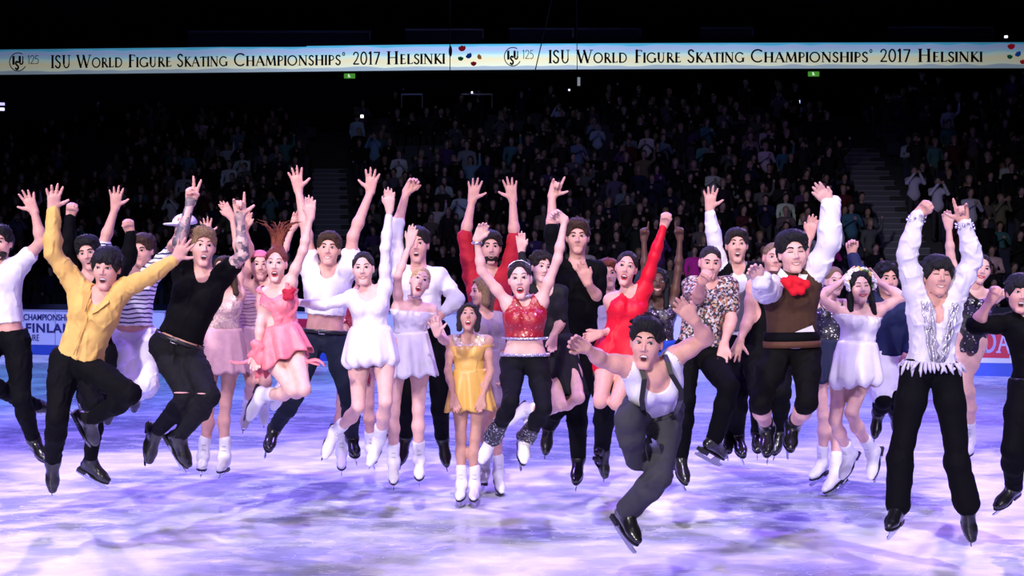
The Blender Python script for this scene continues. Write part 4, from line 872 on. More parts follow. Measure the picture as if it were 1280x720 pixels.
# 31 front right, white ruffled shirt
S = person('a31', 'black-haired man in a white ruffled crystal shirt and black trousers, both arms overhead', 205, True, 'fair', (1172, 345, -2, 6, 4), (1168, 376), (1164, 460), [(1143, 364), (1196, 362)], [(1133, 318, .02), (1216, 324, .02)], [(1147, 268), (1205, 278)],
    [('fist', 1164, 252, 1), ('horns', 1200, 252, -1)], [(1130, 550), (1194, 552)], [(1122, 634), (1209, 634)], [(1111, 657), (1215, 672)], ('fringe', 'black'), expr='smile', closed=True, hs=1.05)
shirt(S, cloth('white_crepe', (.76, .74, .84), var=.02), hem=.97, sleeve=(1.95, 1.95), loose=.013, slo=.020, v=.20, vw=.038, fold=(.006, 34.0))
trousers(S, blackp, top=.93, loose=.016, end_loose=.040, fold=(.005, 22)); skates(S, BB)
rs_ = random.Random(8); cr = sequin_mat('crystal_trim', (.42, .40, .50), (1, 1, 1), scale=130, dens=.25)
for sg in (-1, 1):
    rf = MB()
    for ln in range(3):
        pts = []
        for k in range(11):
            t = k / 10; y = .02 + .86 * t; xo = sg * (.060 * (1 - t) ** .8 + .006 + .022 * ln * (1 - .3 * t)); pts.append(at(S, y) + S.right * xo + S.fwd * (.128 - .012 * ln + .010 * math.sin(k * 2.1 + ln)) + S.right * .008 * math.sin(k * 3.0 + ln * 2))
        rf.tube(pts, [.009 - .003 * abs(.5 - k / 10) for k in range(11)], 6)
    rf.build('ruffle', cr, S.root, True, S.base)
ft_ = MB()
for k in range(46):
    a = 2 * PI * k / 46; d = S.right * math.cos(a) * .165 + S.fwd * math.sin(a) * .125; p = at(S, .93) + d
    q_ = p - S.up * rs_.uniform(.035, .085) + S.right * rs_.uniform(-.035, .035) + d * .12; ft_.tube([p + S.up * .01, (p + q_) / 2 + d * .05, q_], [.010, .012, .003], 5)
ft_.build('feather_fringe', cloth('feather_lilac', (.66, .62, .76)), S.root, True, S.base)
MB().tube([S.NB + S.up * .050 + S.right * .058 * math.cos(a) + S.fwd * (.060 * math.sin(a) + .012) for a in np.linspace(0, 6.28, 20)[:-1]], .007, 6, 0, True).build('choker', black, S.root, True, S.base)
MB().ball(S.NB + S.up * .038 + S.fwd * .075, (.010, .008, .014)).build('pendant', silver, S.root, True, S.base)
for i in (0, 1):
    b_ = MB()
    for k in range(14): a = k * 2.4; b_.ball(S.WR[i] + (S.EL[i] - S.WR[i]) * (.02 + .035 * k / 3) + V3(math.cos(a) * .052, math.sin(a) * .052, 0), .009, None, 0, 6, 4)
    b_.build('cuff_beads', silver, S.root, True, S.base)
# 32 black sequinned dress, right
S = person('a32', 'smiling woman in a short black sequinned dress, behind the ruffled white shirt', 168, False, 'pale', (1226, 336, -8, 2, 14), (1221, 364), (1208, 424), [(1203, 368), (1242, 371)], [(1188, 318, .0), (1262, 364, -.05)], [(1186, 284), (1287, 364, -.05)],
    [('relax', 1180, 252, 1), ('relax', 1305, 364, 1)], [(1211, 490, .08), (1198, 490, .08)], [(1212, 548), (1196, 540, -.3)], [(1209, 566), (1196, 556, -.4)], ('updo', 'dark'), expr='smile', lip='red')
bs = sequin_mat('black_sequins', (.006, .004, .009), (1, .85, 1), scale=75, dens=.045, tilt=.35)
shirt(S, bs, hem=0.84, sleeve=(0, 0), loose=.009, r=.08, v=.05, name='bodice'); skirt(S, bs, .78, (1207, 440), 19, amp=.008, n=8); skates(S)
# 33 right edge
S = person('a33', 'dark-haired man all in black at the right edge, fist raised to his face', 192, True, 'fair', (1275, 366, -10, 0, 6), (1287, 398), (1297, 478), [(1265, 404), (1311, 404)], [(1219, 407, .04), (1330, 440)], [(1238, 376, .12), (1325, 480)],
    [('fist', 1250, 354, 1, .16), ('relax', 1320, 500, -1)], [(1266, 562), (1310, 560)], [(1268, 608), (1310, 625)], [(1245, 633), (1316, 645)], ('fringe', 'black'), expr='shout')
shirt(S, black, hem=1.0, sleeve=(1.05, 1.6), loose=.018, r=.056, v=.05); trousers(S, black, loose=.018, end_loose=.02); belt(S, leather); buckle(S, .93); skates(S, BB)

# ------------------------------------------------------------------ the setting
def struct(o): o['kind'] = 'structure'; return o
# ice
ice = mat('ice', (.72, .74, .86), rough=.22, spec=.5); nt = ice.node_tree; b = nt.nodes['Principled BSDF']
tc = nd(nt, 'TexCoord')
def mapped(sx, sy, rz=0.0):
    m = nd(nt, 'Mapping'); m.inputs['Scale'].default_value = (sx, sy, 1); m.inputs['Rotation'].default_value = (0, 0, rz); nt.links.new(tc.outputs['Object'], m.inputs[0]); return m
def ramp(src, p0, p1, c0=(0, 0, 0, 1), c1=(1, 1, 1, 1)):
    r = nd(nt, 'ValToRGB'); r.color_ramp.elements[0].position = p0; r.color_ramp.elements[1].position = p1
    r.color_ramp.elements[0].color = c0; r.color_ramp.elements[1].color = c1; nt.links.new(src, r.inputs['Fac']); return r
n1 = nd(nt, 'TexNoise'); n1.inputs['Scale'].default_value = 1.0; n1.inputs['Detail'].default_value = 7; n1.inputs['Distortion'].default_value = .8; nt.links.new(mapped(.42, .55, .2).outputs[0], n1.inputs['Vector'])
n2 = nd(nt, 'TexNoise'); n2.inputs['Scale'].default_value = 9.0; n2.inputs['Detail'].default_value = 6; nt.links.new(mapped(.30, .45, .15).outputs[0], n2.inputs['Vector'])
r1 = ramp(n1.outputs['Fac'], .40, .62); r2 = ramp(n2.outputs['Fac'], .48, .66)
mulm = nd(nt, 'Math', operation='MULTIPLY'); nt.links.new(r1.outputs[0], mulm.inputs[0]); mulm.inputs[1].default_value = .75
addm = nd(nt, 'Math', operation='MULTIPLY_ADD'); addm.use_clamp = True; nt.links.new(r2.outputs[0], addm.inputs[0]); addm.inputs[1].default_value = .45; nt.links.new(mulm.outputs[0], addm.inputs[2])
# blade scratches
scr = None
for k, (a, s) in enumerate(((.3, 5.0), (-.6, 7.0), (1.2, 6.0))):
    wv = nd(nt, 'TexNoise'); wv.inputs['Scale'].default_value = s; wv.inputs['Detail'].default_value = 2; wv.inputs['Distortion'].default_value = 1.2; nt.links.new(mapped(.16, .45, a).outputs[0], wv.inputs['Vector'])
    sb = nd(nt, 'Math', operation='SUBTRACT'); sb.inputs[1].default_value = .5; nt.links.new(wv.outputs['Fac'], sb.inputs[0])
    ab = nd(nt, 'Math', operation='ABSOLUTE'); nt.links.new(sb.outputs[0], ab.inputs[0]); lt = nd(nt, 'Math', operation='LESS_THAN'); lt.inputs[1].default_value = .0035; nt.links.new(ab.outputs[0], lt.inputs[0])
    if scr is None: scr = lt
    else:
        mx = nd(nt, 'Math', operation='MAXIMUM'); nt.links.new(scr.outputs[0], mx.inputs[0]); nt.links.new(lt.outputs[0], mx.inputs[1]); scr = mx
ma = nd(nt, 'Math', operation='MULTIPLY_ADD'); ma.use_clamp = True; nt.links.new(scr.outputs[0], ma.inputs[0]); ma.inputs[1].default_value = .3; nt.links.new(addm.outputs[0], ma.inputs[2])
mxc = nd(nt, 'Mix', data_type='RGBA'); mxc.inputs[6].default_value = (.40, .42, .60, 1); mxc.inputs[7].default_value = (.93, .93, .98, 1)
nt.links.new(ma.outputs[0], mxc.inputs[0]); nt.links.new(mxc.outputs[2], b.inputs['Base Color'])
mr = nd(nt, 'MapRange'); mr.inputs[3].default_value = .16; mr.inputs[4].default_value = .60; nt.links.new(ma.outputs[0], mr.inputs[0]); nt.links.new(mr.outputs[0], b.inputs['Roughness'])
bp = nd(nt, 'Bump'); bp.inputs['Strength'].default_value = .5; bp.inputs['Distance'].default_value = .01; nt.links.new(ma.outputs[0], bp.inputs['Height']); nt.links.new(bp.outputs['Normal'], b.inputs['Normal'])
# board line in plan: left end (x,y) to right end
def bd(px, s): return V3((px - 640) / s, F / s, 0)
BA, BBp = bd(30, 48.0), bd(1230, 63.6); bdir = unit(BBp - BA); bn = V3(bdir[1], -bdir[0], 0)       # bn points at the camera
if bn[1] > 0: bn = -bn
B0, B1 = BA - bdir * 4, BBp + bdir * 6
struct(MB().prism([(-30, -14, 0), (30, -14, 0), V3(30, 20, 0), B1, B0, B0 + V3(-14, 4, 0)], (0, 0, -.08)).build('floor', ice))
# boards, in panels
bw = mat('board_face', (.62, .64, .86), rough=.4, spec=.4); bblue = mat('board_kick_blue', (.03, .08, .48), rough=.4); bred = mat('board_red', (.52, .01, .05), rough=.4); capm = mat('board_cap', (.30, .32, .50), rough=.35)
def onb(px):      # point on the board line seen at column px
    # solve B0 + t*bdir with (x/y) = (px-640)/F
    r = (px - 640) / F; t = (r * B0[1] - B0[0]) / (bdir[0] - r * bdir[1]); return B0 + bdir * t
Rb = np.stack([bdir, -bn, V3(0, 0, 1)], 1)
def rect(mb, p0, p1, z0, z1, off, th, m=0):
    a, c = p0 + bn * off, p1 + bn * off; mb.prism([a + V3(0, 0, z0), c + V3(0, 0, z0), c + V3(0, 0, z1), a + V3(0, 0, z1)], -bn * th, m)
board = empty('dasher_board', (B0 + B1) / 2); tag(board, 'pale lavender rink boards with a blue kick strip, running behind all the skaters', 'boards'); bb0 = V3(*board.location)
Lt = np.linalg.norm(B1 - B0); npan = 20
for i in range(npan):
    p0, p1 = B0 + bdir * (Lt * i / npan + .01), B0 + bdir * (Lt * (i + 1) / npan - .01); mb = MB()
    rect(mb, p0, p1, .26, 1.13, 0, .05); mb.build('panel', bw, board, False, bb0)
mb = MB(); rect(mb, B0, B1, .0, .255, .012, .06); mb.build('kick_strip', bblue, board, False, bb0)
mb = MB(); rect(mb, B0, B1, 1.13, 1.17, .02, .10); mb.build('top_rail', capm, board, False, bb0)
def advert(name, px0, px1, z0, z1, m):
    mb = MB(); rect(mb, onb(px0), onb(px1), z0, z1, .006, .004); return mb.build(name, m, board, False, bb0)
adv = advert('advert', 1118, 1262, .36, .97, bred); adv2 = advert('advert', 360, 404, .34, 1.0, bred)
MB().tube([onb(183) + V3(0, 0, .72) + bn * .012, onb(183) + V3(0, 0, .72) + bn * .004], .22, 24).build('advert', bred, board, False, bb0)
ink = mat('board_ink', (.03, .03, .16), rough=.5); inkw = mat('board_lilac_ink', (.52, .50, .85), rough=.5)
def text3(body, size, px, z, m, parent, sx=1.0, thick=.0, bold=.0, sp=1.0):
    cu = bpy.data.curves.new('lettering_text', 'FONT'); cu.body = body; cu.size = size; cu.extrude = .003; cu.offset = bold; cu.space_character = sp; tmp = bpy.data.objects.new('tmp', cu); cu.materials.append(m); me_ = bpy.data.meshes.new_from_object(tmp); bpy.data.objects.remove(tmp); o = bpy.data.objects.new('lettering', me_); C.objects.link(o); o.parent = parent
    import mathutils
    M = mathutils.Matrix(((bdir[0], 0, bn[0], 0), (bdir[1], 0, bn[1], 0), (0, 1, 0, 0), (0, 0, 0, 1))); p = onb(px) + V3(0, 0, z) + bn * .010 - V3(*parent.location)
    o.matrix_local = mathutils.Matrix.Translation(p) @ M @ mathutils.Matrix.Diagonal((sx, 1, 1, 1)); return o
text3('CHAMPIONSHIPS', .225, 29.5, .895, ink, board, .92, bold=.004)
text3('FINLAND', .32, 32, .585, ink, board, 1.24, bold=.010, sp=1.12)
text3('oFIGURE', .235, 22.5, .36, ink, board, .76, bold=.0)
# ---- a small serif alphabet drawn with broad and fine strokes, for the ribbon display and the red advert
TH, TN = .125, .055
def arc(cx, cy, rx, ry, a0, a1, n=14): return [(cx + rx * math.cos(math.radians(a0 + (a1 - a0) * i / n)), cy + ry * math.sin(math.radians(a0 + (a1 - a0) * i / n))) for i in range(n + 1)]
GL = {
 'I': (.22, [([(.11, 0), (.11, 1)], TH)], [(.11, 0), (.11, 1)]),
 'S': (.52, [([(.44, .84)] + arc(.27, .76, .17, .22, 40, 180, 10) + [(.13, .66), (.26, .52), (.40, .40)] + arc(.26, .25, .18, .25, 35, -140, 12) + [(.06, .18)], .095)], []),
 'U': (.76, [([(.16, 1), (.16, .35)], TH), (arc(.37, .33, .21, .33, 180, 360), .08), ([(.58, .33), (.58, 1)], TN)], [(.16, 1), (.58, 1)]),
 'W': (1.12, [([(.06, 1), (.32, 0)], TH), ([(.32, 0), (.56, 1)], TN), ([(.52, 1), (.78, 0)], TH), ([(.78, 0), (1.04, 1)], TN)], [(.06, 1), (1.04, 1)]),
 'O': (.92, [(arc(.46, .5, .38, .49, 30, 210), .09), (arc(.46, .5, .38, .49, 210, 390), .09)], []),
 'R': (.68, [([(.16, 0), (.16, 1)], TH), ([(.16, .96), (.30, .96)] + arc(.30, .74, .20, .22, 90, -90, 10) + [(.16, .52)], .07), ([(.32, .50), (.64, .02)], TH)], [(.16, 0), (.64, .02)]),
 'L': (.56, [([(.16, 0), (.16, 1)], TH), ([(.16, .03), (.50, .03), (.54, .16)], TN)], [(.16, 1)]),
 'D': (.84, [([(.16, 0), (.16, 1)], TH), ([(.10, .97), (.36, .97)] + arc(.36, .5, .38, .47, 90, -90, 16) + [(.10, .03)], .08)], []),
 'F': (.54, [([(.16, 0), (.16, 1)], TH), ([(.10, .96), (.48, .96), (.50, .86)], TN), ([(.16, .53), (.42, .53)], TN)], [(.16, 0)]),
 'G': (.86, [([(.76, .85)] + arc(.46, .5, .38, .48, 50, 330, 18) , .09), ([(.76, .06), (.76, .42)], TH)], [(.76, .42)]),
 'E': (.56, [([(.16, 0), (.16, 1)], TH), ([(.10, .96), (.48, .96)], TN), ([(.16, .53), (.44, .53)], TN), ([(.10, .04), (.50, .04), (.54, .16)], TN)], []),
 'K': (.70, [([(.16, 0), (.16, 1)], TH), ([(.56, 1), (.20, .52)], TN), ([(.24, .56), (.66, .02)], TH)], [(.16, 0), (.16, 1), (.56, 1)]),
 'A': (.80, [([(.06, 0), (.38, 1)], TN), ([(.38, 1), (.74, 0)], TH), ([(.20, .36), (.58, .36)], TN)], [(.06, 0), (.74, 0)]),
 'T': (.66, [([(.33, 0), (.33, 1)], TH), ([(.02, .86), (.05, .96), (.61, .96), (.64, .86)], TN)], [(.33, 0)]),
 'N': (.86, [([(.14, 0), (.14, 1)], TN), ([(.14, 1), (.72, 0)], TH), ([(.72, 0), (.72, 1)], TN)], [(.14, 0), (.72, 1), (.14, 1)]),
 'C': (.78, [([(.72, .85)] + arc(.46, .5, .38, .48, 50, 312, 18), .09)], []),
 'H': (.84, [([(.16, 0), (.16, 1)], TH), ([(.68, 0), (.68, 1)], TH), ([(.16, .52), (.68, .52)], TN)], [(.16, 0), (.16, 1), (.68, 0), (.68, 1)]),
 'M': (.98, [([(.10, 0), (.18, 1)], TN), ([(.18, 1), (.49, .08)], TH), ([(.49, .08), (.80, 1)], TN), ([(.80, 1), (.88, 0)], TH)], [(.10, 0), (.88, 0)]),
 'P': (.60, [([(.16, 0), (.16, 1)], TH), ([(.16, .96), (.30, .96)] + arc(.30, .72, .22, .24, 90, -90, 10) + [(.16, .48)], .07)], [(.16, 0)]),
 '2': (.52, [([(.06, .76)] + arc(.25, .76, .18, .22, 150, -30, 10) + [(.30, .38), (.06, .04)], .08), ([(.06, .04), (.48, .04)], .09)], []),
 '0': (.58, [(arc(.29, .5, .22, .48, 0, 360, 22), .09)], []),
 '1': (.36, [([(.20, 0), (.20, 1), (.08, .86)], .11)], [(.20, 0)]),
 '7': (.52, [([(.04, .95), (.48, .95)], .08), ([(.47, .94), (.18, 0)], .10)], []),
 '5': (.52, [([(.44, .95), (.14, .95), (.12, .58)], .06), ([(.12, .58)] + arc(.22, .32, .22, .30, 80, -130, 12), .08)], []),
 's': (.44, [([(.36, .58)] + arc(.22, .52, .13, .15, 40, 180, 8) + [(.12, .44), (.22, .36), (.32, .28)] + arc(.22, .17, .14, .17, 30, -140, 8), .10)], []),
 '®': (.24, [(arc(.12, .86, .10, .12, 0, 360, 12), .06)], [])}
def stroke(mb, pts, w, P, off, m=0):
    """flat stroke of width w along 2-D pts; P maps (u,v) to a point"""
    n = len(pts)
    for i in range(n - 1):
        (x0, y0), (x1, y1) = pts[i], pts[i + 1]; dx, dy = x1 - x0, y1 - y0; l = math.hypot(dx, dy) or 1; nx, ny = -dy / l * w / 2, dx / l * w / 2; ex, ey = dx / l * w * .2, dy / l * w * .2
        mb.prism([P(x0 + nx - ex, y0 + ny - ey), P(x0 - nx - ex, y0 - ny - ey), P(x1 - nx + ex, y1 - ny + ey), P(x1 + nx + ex, y1 + ny + ey)], off, m)
def write(mb, text, P, cap_big, cap_small, u0, u1, off, weight=1.0):
    """text in capitals: '^' before a letter means full height; fits the word exactly from u0 to u1"""
    tot = 0; items = []; big = False
    for ch in text:
        if ch == '^': big = True; continue
        h = cap_big if (big or ch.isdigit()) else cap_small; big = False; items.append((ch, h)); tot += (GL[ch][0] + .06) * h
    k = (u1 - u0) / tot; u = u0
    for ch, h in items:
        wd, st, sf = GL[ch]; Pl = lambda x, y, u=u, h=h: P(u + x * h * k, y * h)
        for pts, w in st: stroke(mb, pts, w * weight * (1.15 if h == cap_small else 1), Pl, off)
        for (x, y) in sf: stroke(mb, [(x - .12, y), (x + .12, y)], .045 * weight, Pl, off)
        u += (wd + .06) * h * k
Pb = lambda u, z: onb(1000) + bdir * u + V3(0, 0, z) + bn * .008
def ub(px): return float((onb(px) - onb(1000)) @ bdir)
mb = MB(); write(mb, '^D^A', lambda u, v: Pb(u, v + .475), .40, .40, ub(1228), ub(1265), bn * .004, 1.7); mb.build('lettering', inkw, adv, False, bb0); mb = MB(); write(mb, 's', lambda u, v: Pb(u, v + .475), .28, .28, ub(1218), ub(1225), bn * .004, 1.5); mb.build('lettering', inkw, adv, False, bb0)
# ---- ribbon display
RZ0, RZ1 = CZ + 8.05, CZ + 9.0
def rd(px): x = px; return 45.3 + (x / 320) * (-.55) if x < 320 else (44.75 - .38 * (x - 320) / 200 if x < 520 else 44.37 - .50 * (1 - math.exp(-(x - 520) / 400)))
def rp(px, v, off=0.0): d = rd(px) - off; return V3((px - 640) * d / F, d, RZ0 + (RZ1 - RZ0) * v)
led = bpy.data.materials.new('led_screen'); led.use_nodes = True; nt = led.node_tree; nt.nodes.clear(); out = nd(nt, 'OutputMaterial'); em = nd(nt, 'Emission'); nt.links.new(em.outputs[0], out.inputs[0])
uvn = nd(nt, 'UVMap'); sp_ = nd(nt, 'SeparateXYZ'); nt.links.new(uvn.outputs[0], sp_.inputs[0]); rr = nd(nt, 'ValToRGB'); cr_ = rr.color_ramp
cols = [(0, (.36, .48, .62)), (.13, (.40, .50, .68)), (.15, (.80, .90, .78)), (.40, (.86, .80, .58)), (.56, (.62, .85, .86)), (.66, (.36, .66, .92)), (.80, (.40, .50, .92)), (.90, (.30, .55, .92)), (.95, (.06, .48, .85)), (1, (.10, .42, .70))]
while len(cr_.elements) < len(cols): cr_.elements.new(.5)
for e, (p, c) in zip(cr_.elements, cols): e.position = p; e.color = (*c, 1)
nz_ = nd(nt, 'TexNoise'); nz_.inputs['Scale'].default_value = 5; nz_.inputs['Detail'].default_value = 1; mp = nd(nt, 'Mapping'); mp.inputs['Scale'].default_value = (6, 0, 1); nt.links.new(uvn.outputs[0], mp.inputs[0]); nt.links.new(mp.outputs[0], nz_.inputs['Vector'])
mm = nd(nt, 'Math', operation='MULTIPLY_ADD'); mm.inputs[1].default_value = .22; nt.links.new(nz_.outputs['Fac'], mm.inputs[0]); ad = nd(nt, 'Math', operation='SUBTRACT'); ad.inputs[1].default_value = .11; nt.links.new(sp_.outputs[1], mm.inputs[2]); nt.links.new(mm.outputs[0], ad.inputs[0]); nt.links.new(ad.outputs[0], rr.inputs['Fac'])
# view-angle dimming painted in: screen strength falls off towards both ends
xr = nd(nt, 'ValToRGB'); xe = xr.color_ramp; xe.interpolation = 'EASE'
for p, vv in ((0.0, .26), (.16, .42), (.36, .85), (.5, 1.0), (.66, .72), (.84, .50)): 
    e = xe.elements.new(p) if p not in (0.0,) else xe.elements[0]; e.position = p; e.color = (vv, vv, vv, 1)
xe.elements[-1].position = 1.0; xe.elements[-1].color = (.28, .28, .28, 1)
nt.links.new(sp_.outputs[0], xr.inputs['Fac']); nt.links.new(rr.outputs['Color'], em.inputs['Color']); ms = nd(nt, 'Math', operation='MULTIPLY'); ms.inputs[1].default_value = 1.12; nt.links.new(xr.outputs['Color'], ms.inputs[0]); nt.links.new(ms.outputs[0], em.inputs['Strength'])
rib = empty('ribbon_display', rp(640, 0)); tag(rib, 'long glowing LED ribbon display with the championship title above the stand', 'display'); rb0 = V3(*rib.location)
xs_ = np.linspace(-140, 1420, 60); me = bpy.data.meshes.new('screen'); vs = []; fs = []; uv = []
for x in xs_: vs += [tuple(rp(x, 0) - rb0), tuple(rp(x, 1) - rb0)]
for i in range(len(xs_) - 1): fs.append((2 * i, 2 * i + 2, 2 * i + 3, 2 * i + 1))
me.from_pydata(vs, [], fs); ul = me.uv_layers.new(name='UVMap')
for f in me.polygons:
    for li, vi in zip(f.loop_indices, f.vertices): ul.data[li].uv = (xs_[vi // 2] / 1280, vi % 2)
me.materials.append(led); scr_o = link('screen', me, rib)
hous = mat('housing_black', (.004, .004, .006), rough=.7); mb = MB()
for i in range(len(xs_) - 1):
    a, c = rp(xs_[i], 0, -.02), rp(xs_[i + 1], 0, -.02); dz = RZ1 - RZ0
    mb.prism([a + V3(0, 0, -.06), c + V3(0, 0, -.06), c + V3(0, 0, dz + .06), a + V3(0, 0, dz + .06)], (0, .25, 0))
mb.build('housing', hous, rib, False, rb0)
led_ink = mat('led_ink', (.004, .02, .05), rough=.8, spec=.1); kx = lambda px: (rp(px, 0) - rp(0, 0))[0]
hz = RZ1 - RZ0
def RP(u, v): return rp(u, v, .012)
def words_on(x0s):
    for wtxt, a, b_ in x0s:
        mb = MB(); hpx = 32.0
        write(mb, wtxt, lambda u, v: RP(u, .25 + v / hpx), 15.6, 12.0, a, b_, V3(0, -.004, 0), 1.3); mb.build('lettering', led_ink, scr_o, False, rb0)
words_on([('^I^S^U', 64, 90), ('^WORLD', 96, 154), ('^FIGURE', 160, 215), ('^SKATING', 221, 285), ('^CHAMPIONSHIPS', 292, 427), ('^®', 428, 432), ('2017', 441, 476), ('^HELSINKI', 483, 557),
          ('^I^S^U', 686, 714), ('^WORLD', 721, 785), ('^FIGURE', 793, 852), ('^SKATING', 859, 931), ('^CHAMPIONSHIPS', 938, 1086), ('^®', 1087, 1091), ('2017', 1100, 1139), ('^HELSINKI', 1147, 1229)])
grey_ink = mat('led_grey_ink', (.08, .12, .20), rough=.8, spec=.1)
for cx in (22.5, 641):
    mb = MB(); hp = 32.0; Q = lambda x, y, cx=cx: RP(cx + x, .5 + y / hp)
    stroke(mb, arc(0, 0, 10.5, 11.5, 60, 330, 26), 1.1, Q, V3(0, -.004, 0)); mb.build('emblem_ring', grey_ink, scr_o, False, rb0)
    mb = MB()
    for t_, x, y, h in (('I', -6.6, -3.0, 10), ('S', -3.6, -9.4, 10), ('U', .8, -3.0, 10)):
        wd, st, sf = GL[t_]
        for pts, w_ in st: stroke(mb, [(x + p * h * .9, y + q * h) for p, q in pts], w_ * h * 2.3, Q, V3(0, -.004, 0))
    mb.build('emblem_letters', led_ink, scr_o, False, rb0)
    mb = MB(); x = 11.5
    for t_ in '125':
        wd, st, sf = GL[t_]
        for pts, w_ in st: stroke(mb, [(x + p * 11, -2.8 + q * 11) for p, q in pts], .8, Q, V3(0, -.004, 0))
        x += wd * 11 * .95
    mb.build('emblem_number', grey_ink, scr_o, False, rb0)
def flower(cx, cy, r, col, nm, rot=0):
    mb = MB(); hp = 32.0; P = lambda x, y: RP(x, y / hp)
    for k in range(3):
        a = math.radians(rot + (k - 1) * 38 + 90); pts = []
        for j in range(12): t = 2 * PI * j / 12; lx, ly = r * .52 * math.cos(t), r * .34 * math.sin(t) ; ux, uy = math.cos(a), math.sin(a); pts.append(P(cx + ux * (lx + r * .42) - uy * ly, cy + uy * (lx + r * .42) + ux * ly))
        mb.prism(pts, V3(0, -.003 - .001 * k, 0))
    mb.build('flower_mark', mat('led_' + nm, col, rough=.7, emit=.25), scr_o, False, rb0)
for ox in (0, 686.5):
    sc_ = .33 if ox else 1
    for (x, y, r, c, n, ro) in ((578, 24, 7, (.50, .01, .03), 'red', 8), (575.5, 12, 5.2, (.0, .12, .06), 'green', -8), (587.5, 15.5, 6, (.01, .07, .45), 'blue', 35), (597.5, 15, 5, (.75, .30, .05), 'orange', -60), (592, 5.5, 5.5, (.48, .01, .03), 'red', 0)): flower(x + ox, y, r, c, n, ro)
# ---- raked stand: stepped rows with two stairways
NR = 19
def drow(i): return 30.4 + .80 * i
def zrow(i): return .75 + .37 * i
def rowy(x, i): return drow(i) - .22 * x
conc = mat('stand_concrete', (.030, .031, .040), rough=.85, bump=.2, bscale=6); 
for i in range(NR + 1):
    mb = MB(); z0 = zrow(i - 1) if i else .0
    xs2 = (-24, 24); f = [(x, rowy(x, i) - (.42 if i else .92), 0) for x in xs2]; bk = [(x, rowy(x, i) + .38, 0) for x in xs2[::-1]]
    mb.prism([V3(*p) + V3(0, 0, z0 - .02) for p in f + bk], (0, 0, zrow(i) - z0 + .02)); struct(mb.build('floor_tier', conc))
# stairs (lighter treads) in each aisle
aisles = [(-4.6, 1.2), (10.0, 1.25)]
tread = mat('stair_tread', (.10, .11, .15), rough=.8); nose = mat('stair_nosing', (.22, .24, .33), rough=.6)
for k, (ax0, wd) in enumerate(aisles):
    st = empty('stairway', (ax0, drow(0), 0)); tag(st, ['concrete aisle stairs on the left of the stand', 'concrete aisle stairs on the right of the stand'][k], 'stairs'); b0 = V3(*st.location)
    for i in range(16 if k else 15):
        for hlf in (0, 1):
            x = ax0 + (-.13 * i if k == 0 else .09 * i) ; y = rowy(x, i) + (-.30 if hlf else -.66); z = zrow(i) - (0 if hlf else .185); mb = MB(); mb.box((x, y, z - .10), (wd / 2, .18, .115)); mb.box((x, y - .17, z + .006), (wd / 2, .022, .012), None, 1); mb.build('step', [tread, nose], st, False, b0)
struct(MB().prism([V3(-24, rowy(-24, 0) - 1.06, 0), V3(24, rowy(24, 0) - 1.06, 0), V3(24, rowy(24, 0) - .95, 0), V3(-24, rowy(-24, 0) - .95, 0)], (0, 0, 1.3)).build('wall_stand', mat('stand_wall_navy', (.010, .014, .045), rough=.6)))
# seats: tip-up seats of the front rows are counted as one mass of furniture in the dark
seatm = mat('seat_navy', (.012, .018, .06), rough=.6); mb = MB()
def in_aisle(x, i):
    return any(abs(x - (a + (-.13 * i if k == 0 else .09 * i))) < w_ / 2 + .28 for k, (a, w_) in enumerate(aisles))
spots = []
rs = random.Random(11)
for i in range(NR):
    half = rowy(0, i) * 640 / F + 1.4; x = -half + rs.random() * .3
    while x < half:
        if not in_aisle(x, i):
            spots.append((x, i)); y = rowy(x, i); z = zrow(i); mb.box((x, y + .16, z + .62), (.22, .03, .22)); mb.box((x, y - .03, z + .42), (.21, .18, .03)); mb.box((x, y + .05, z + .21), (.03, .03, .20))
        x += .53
tag(mb.build('seat_rows', seatm), 'rows of dark blue tip-up seats under the spectators', 'seats', kind='stuff')
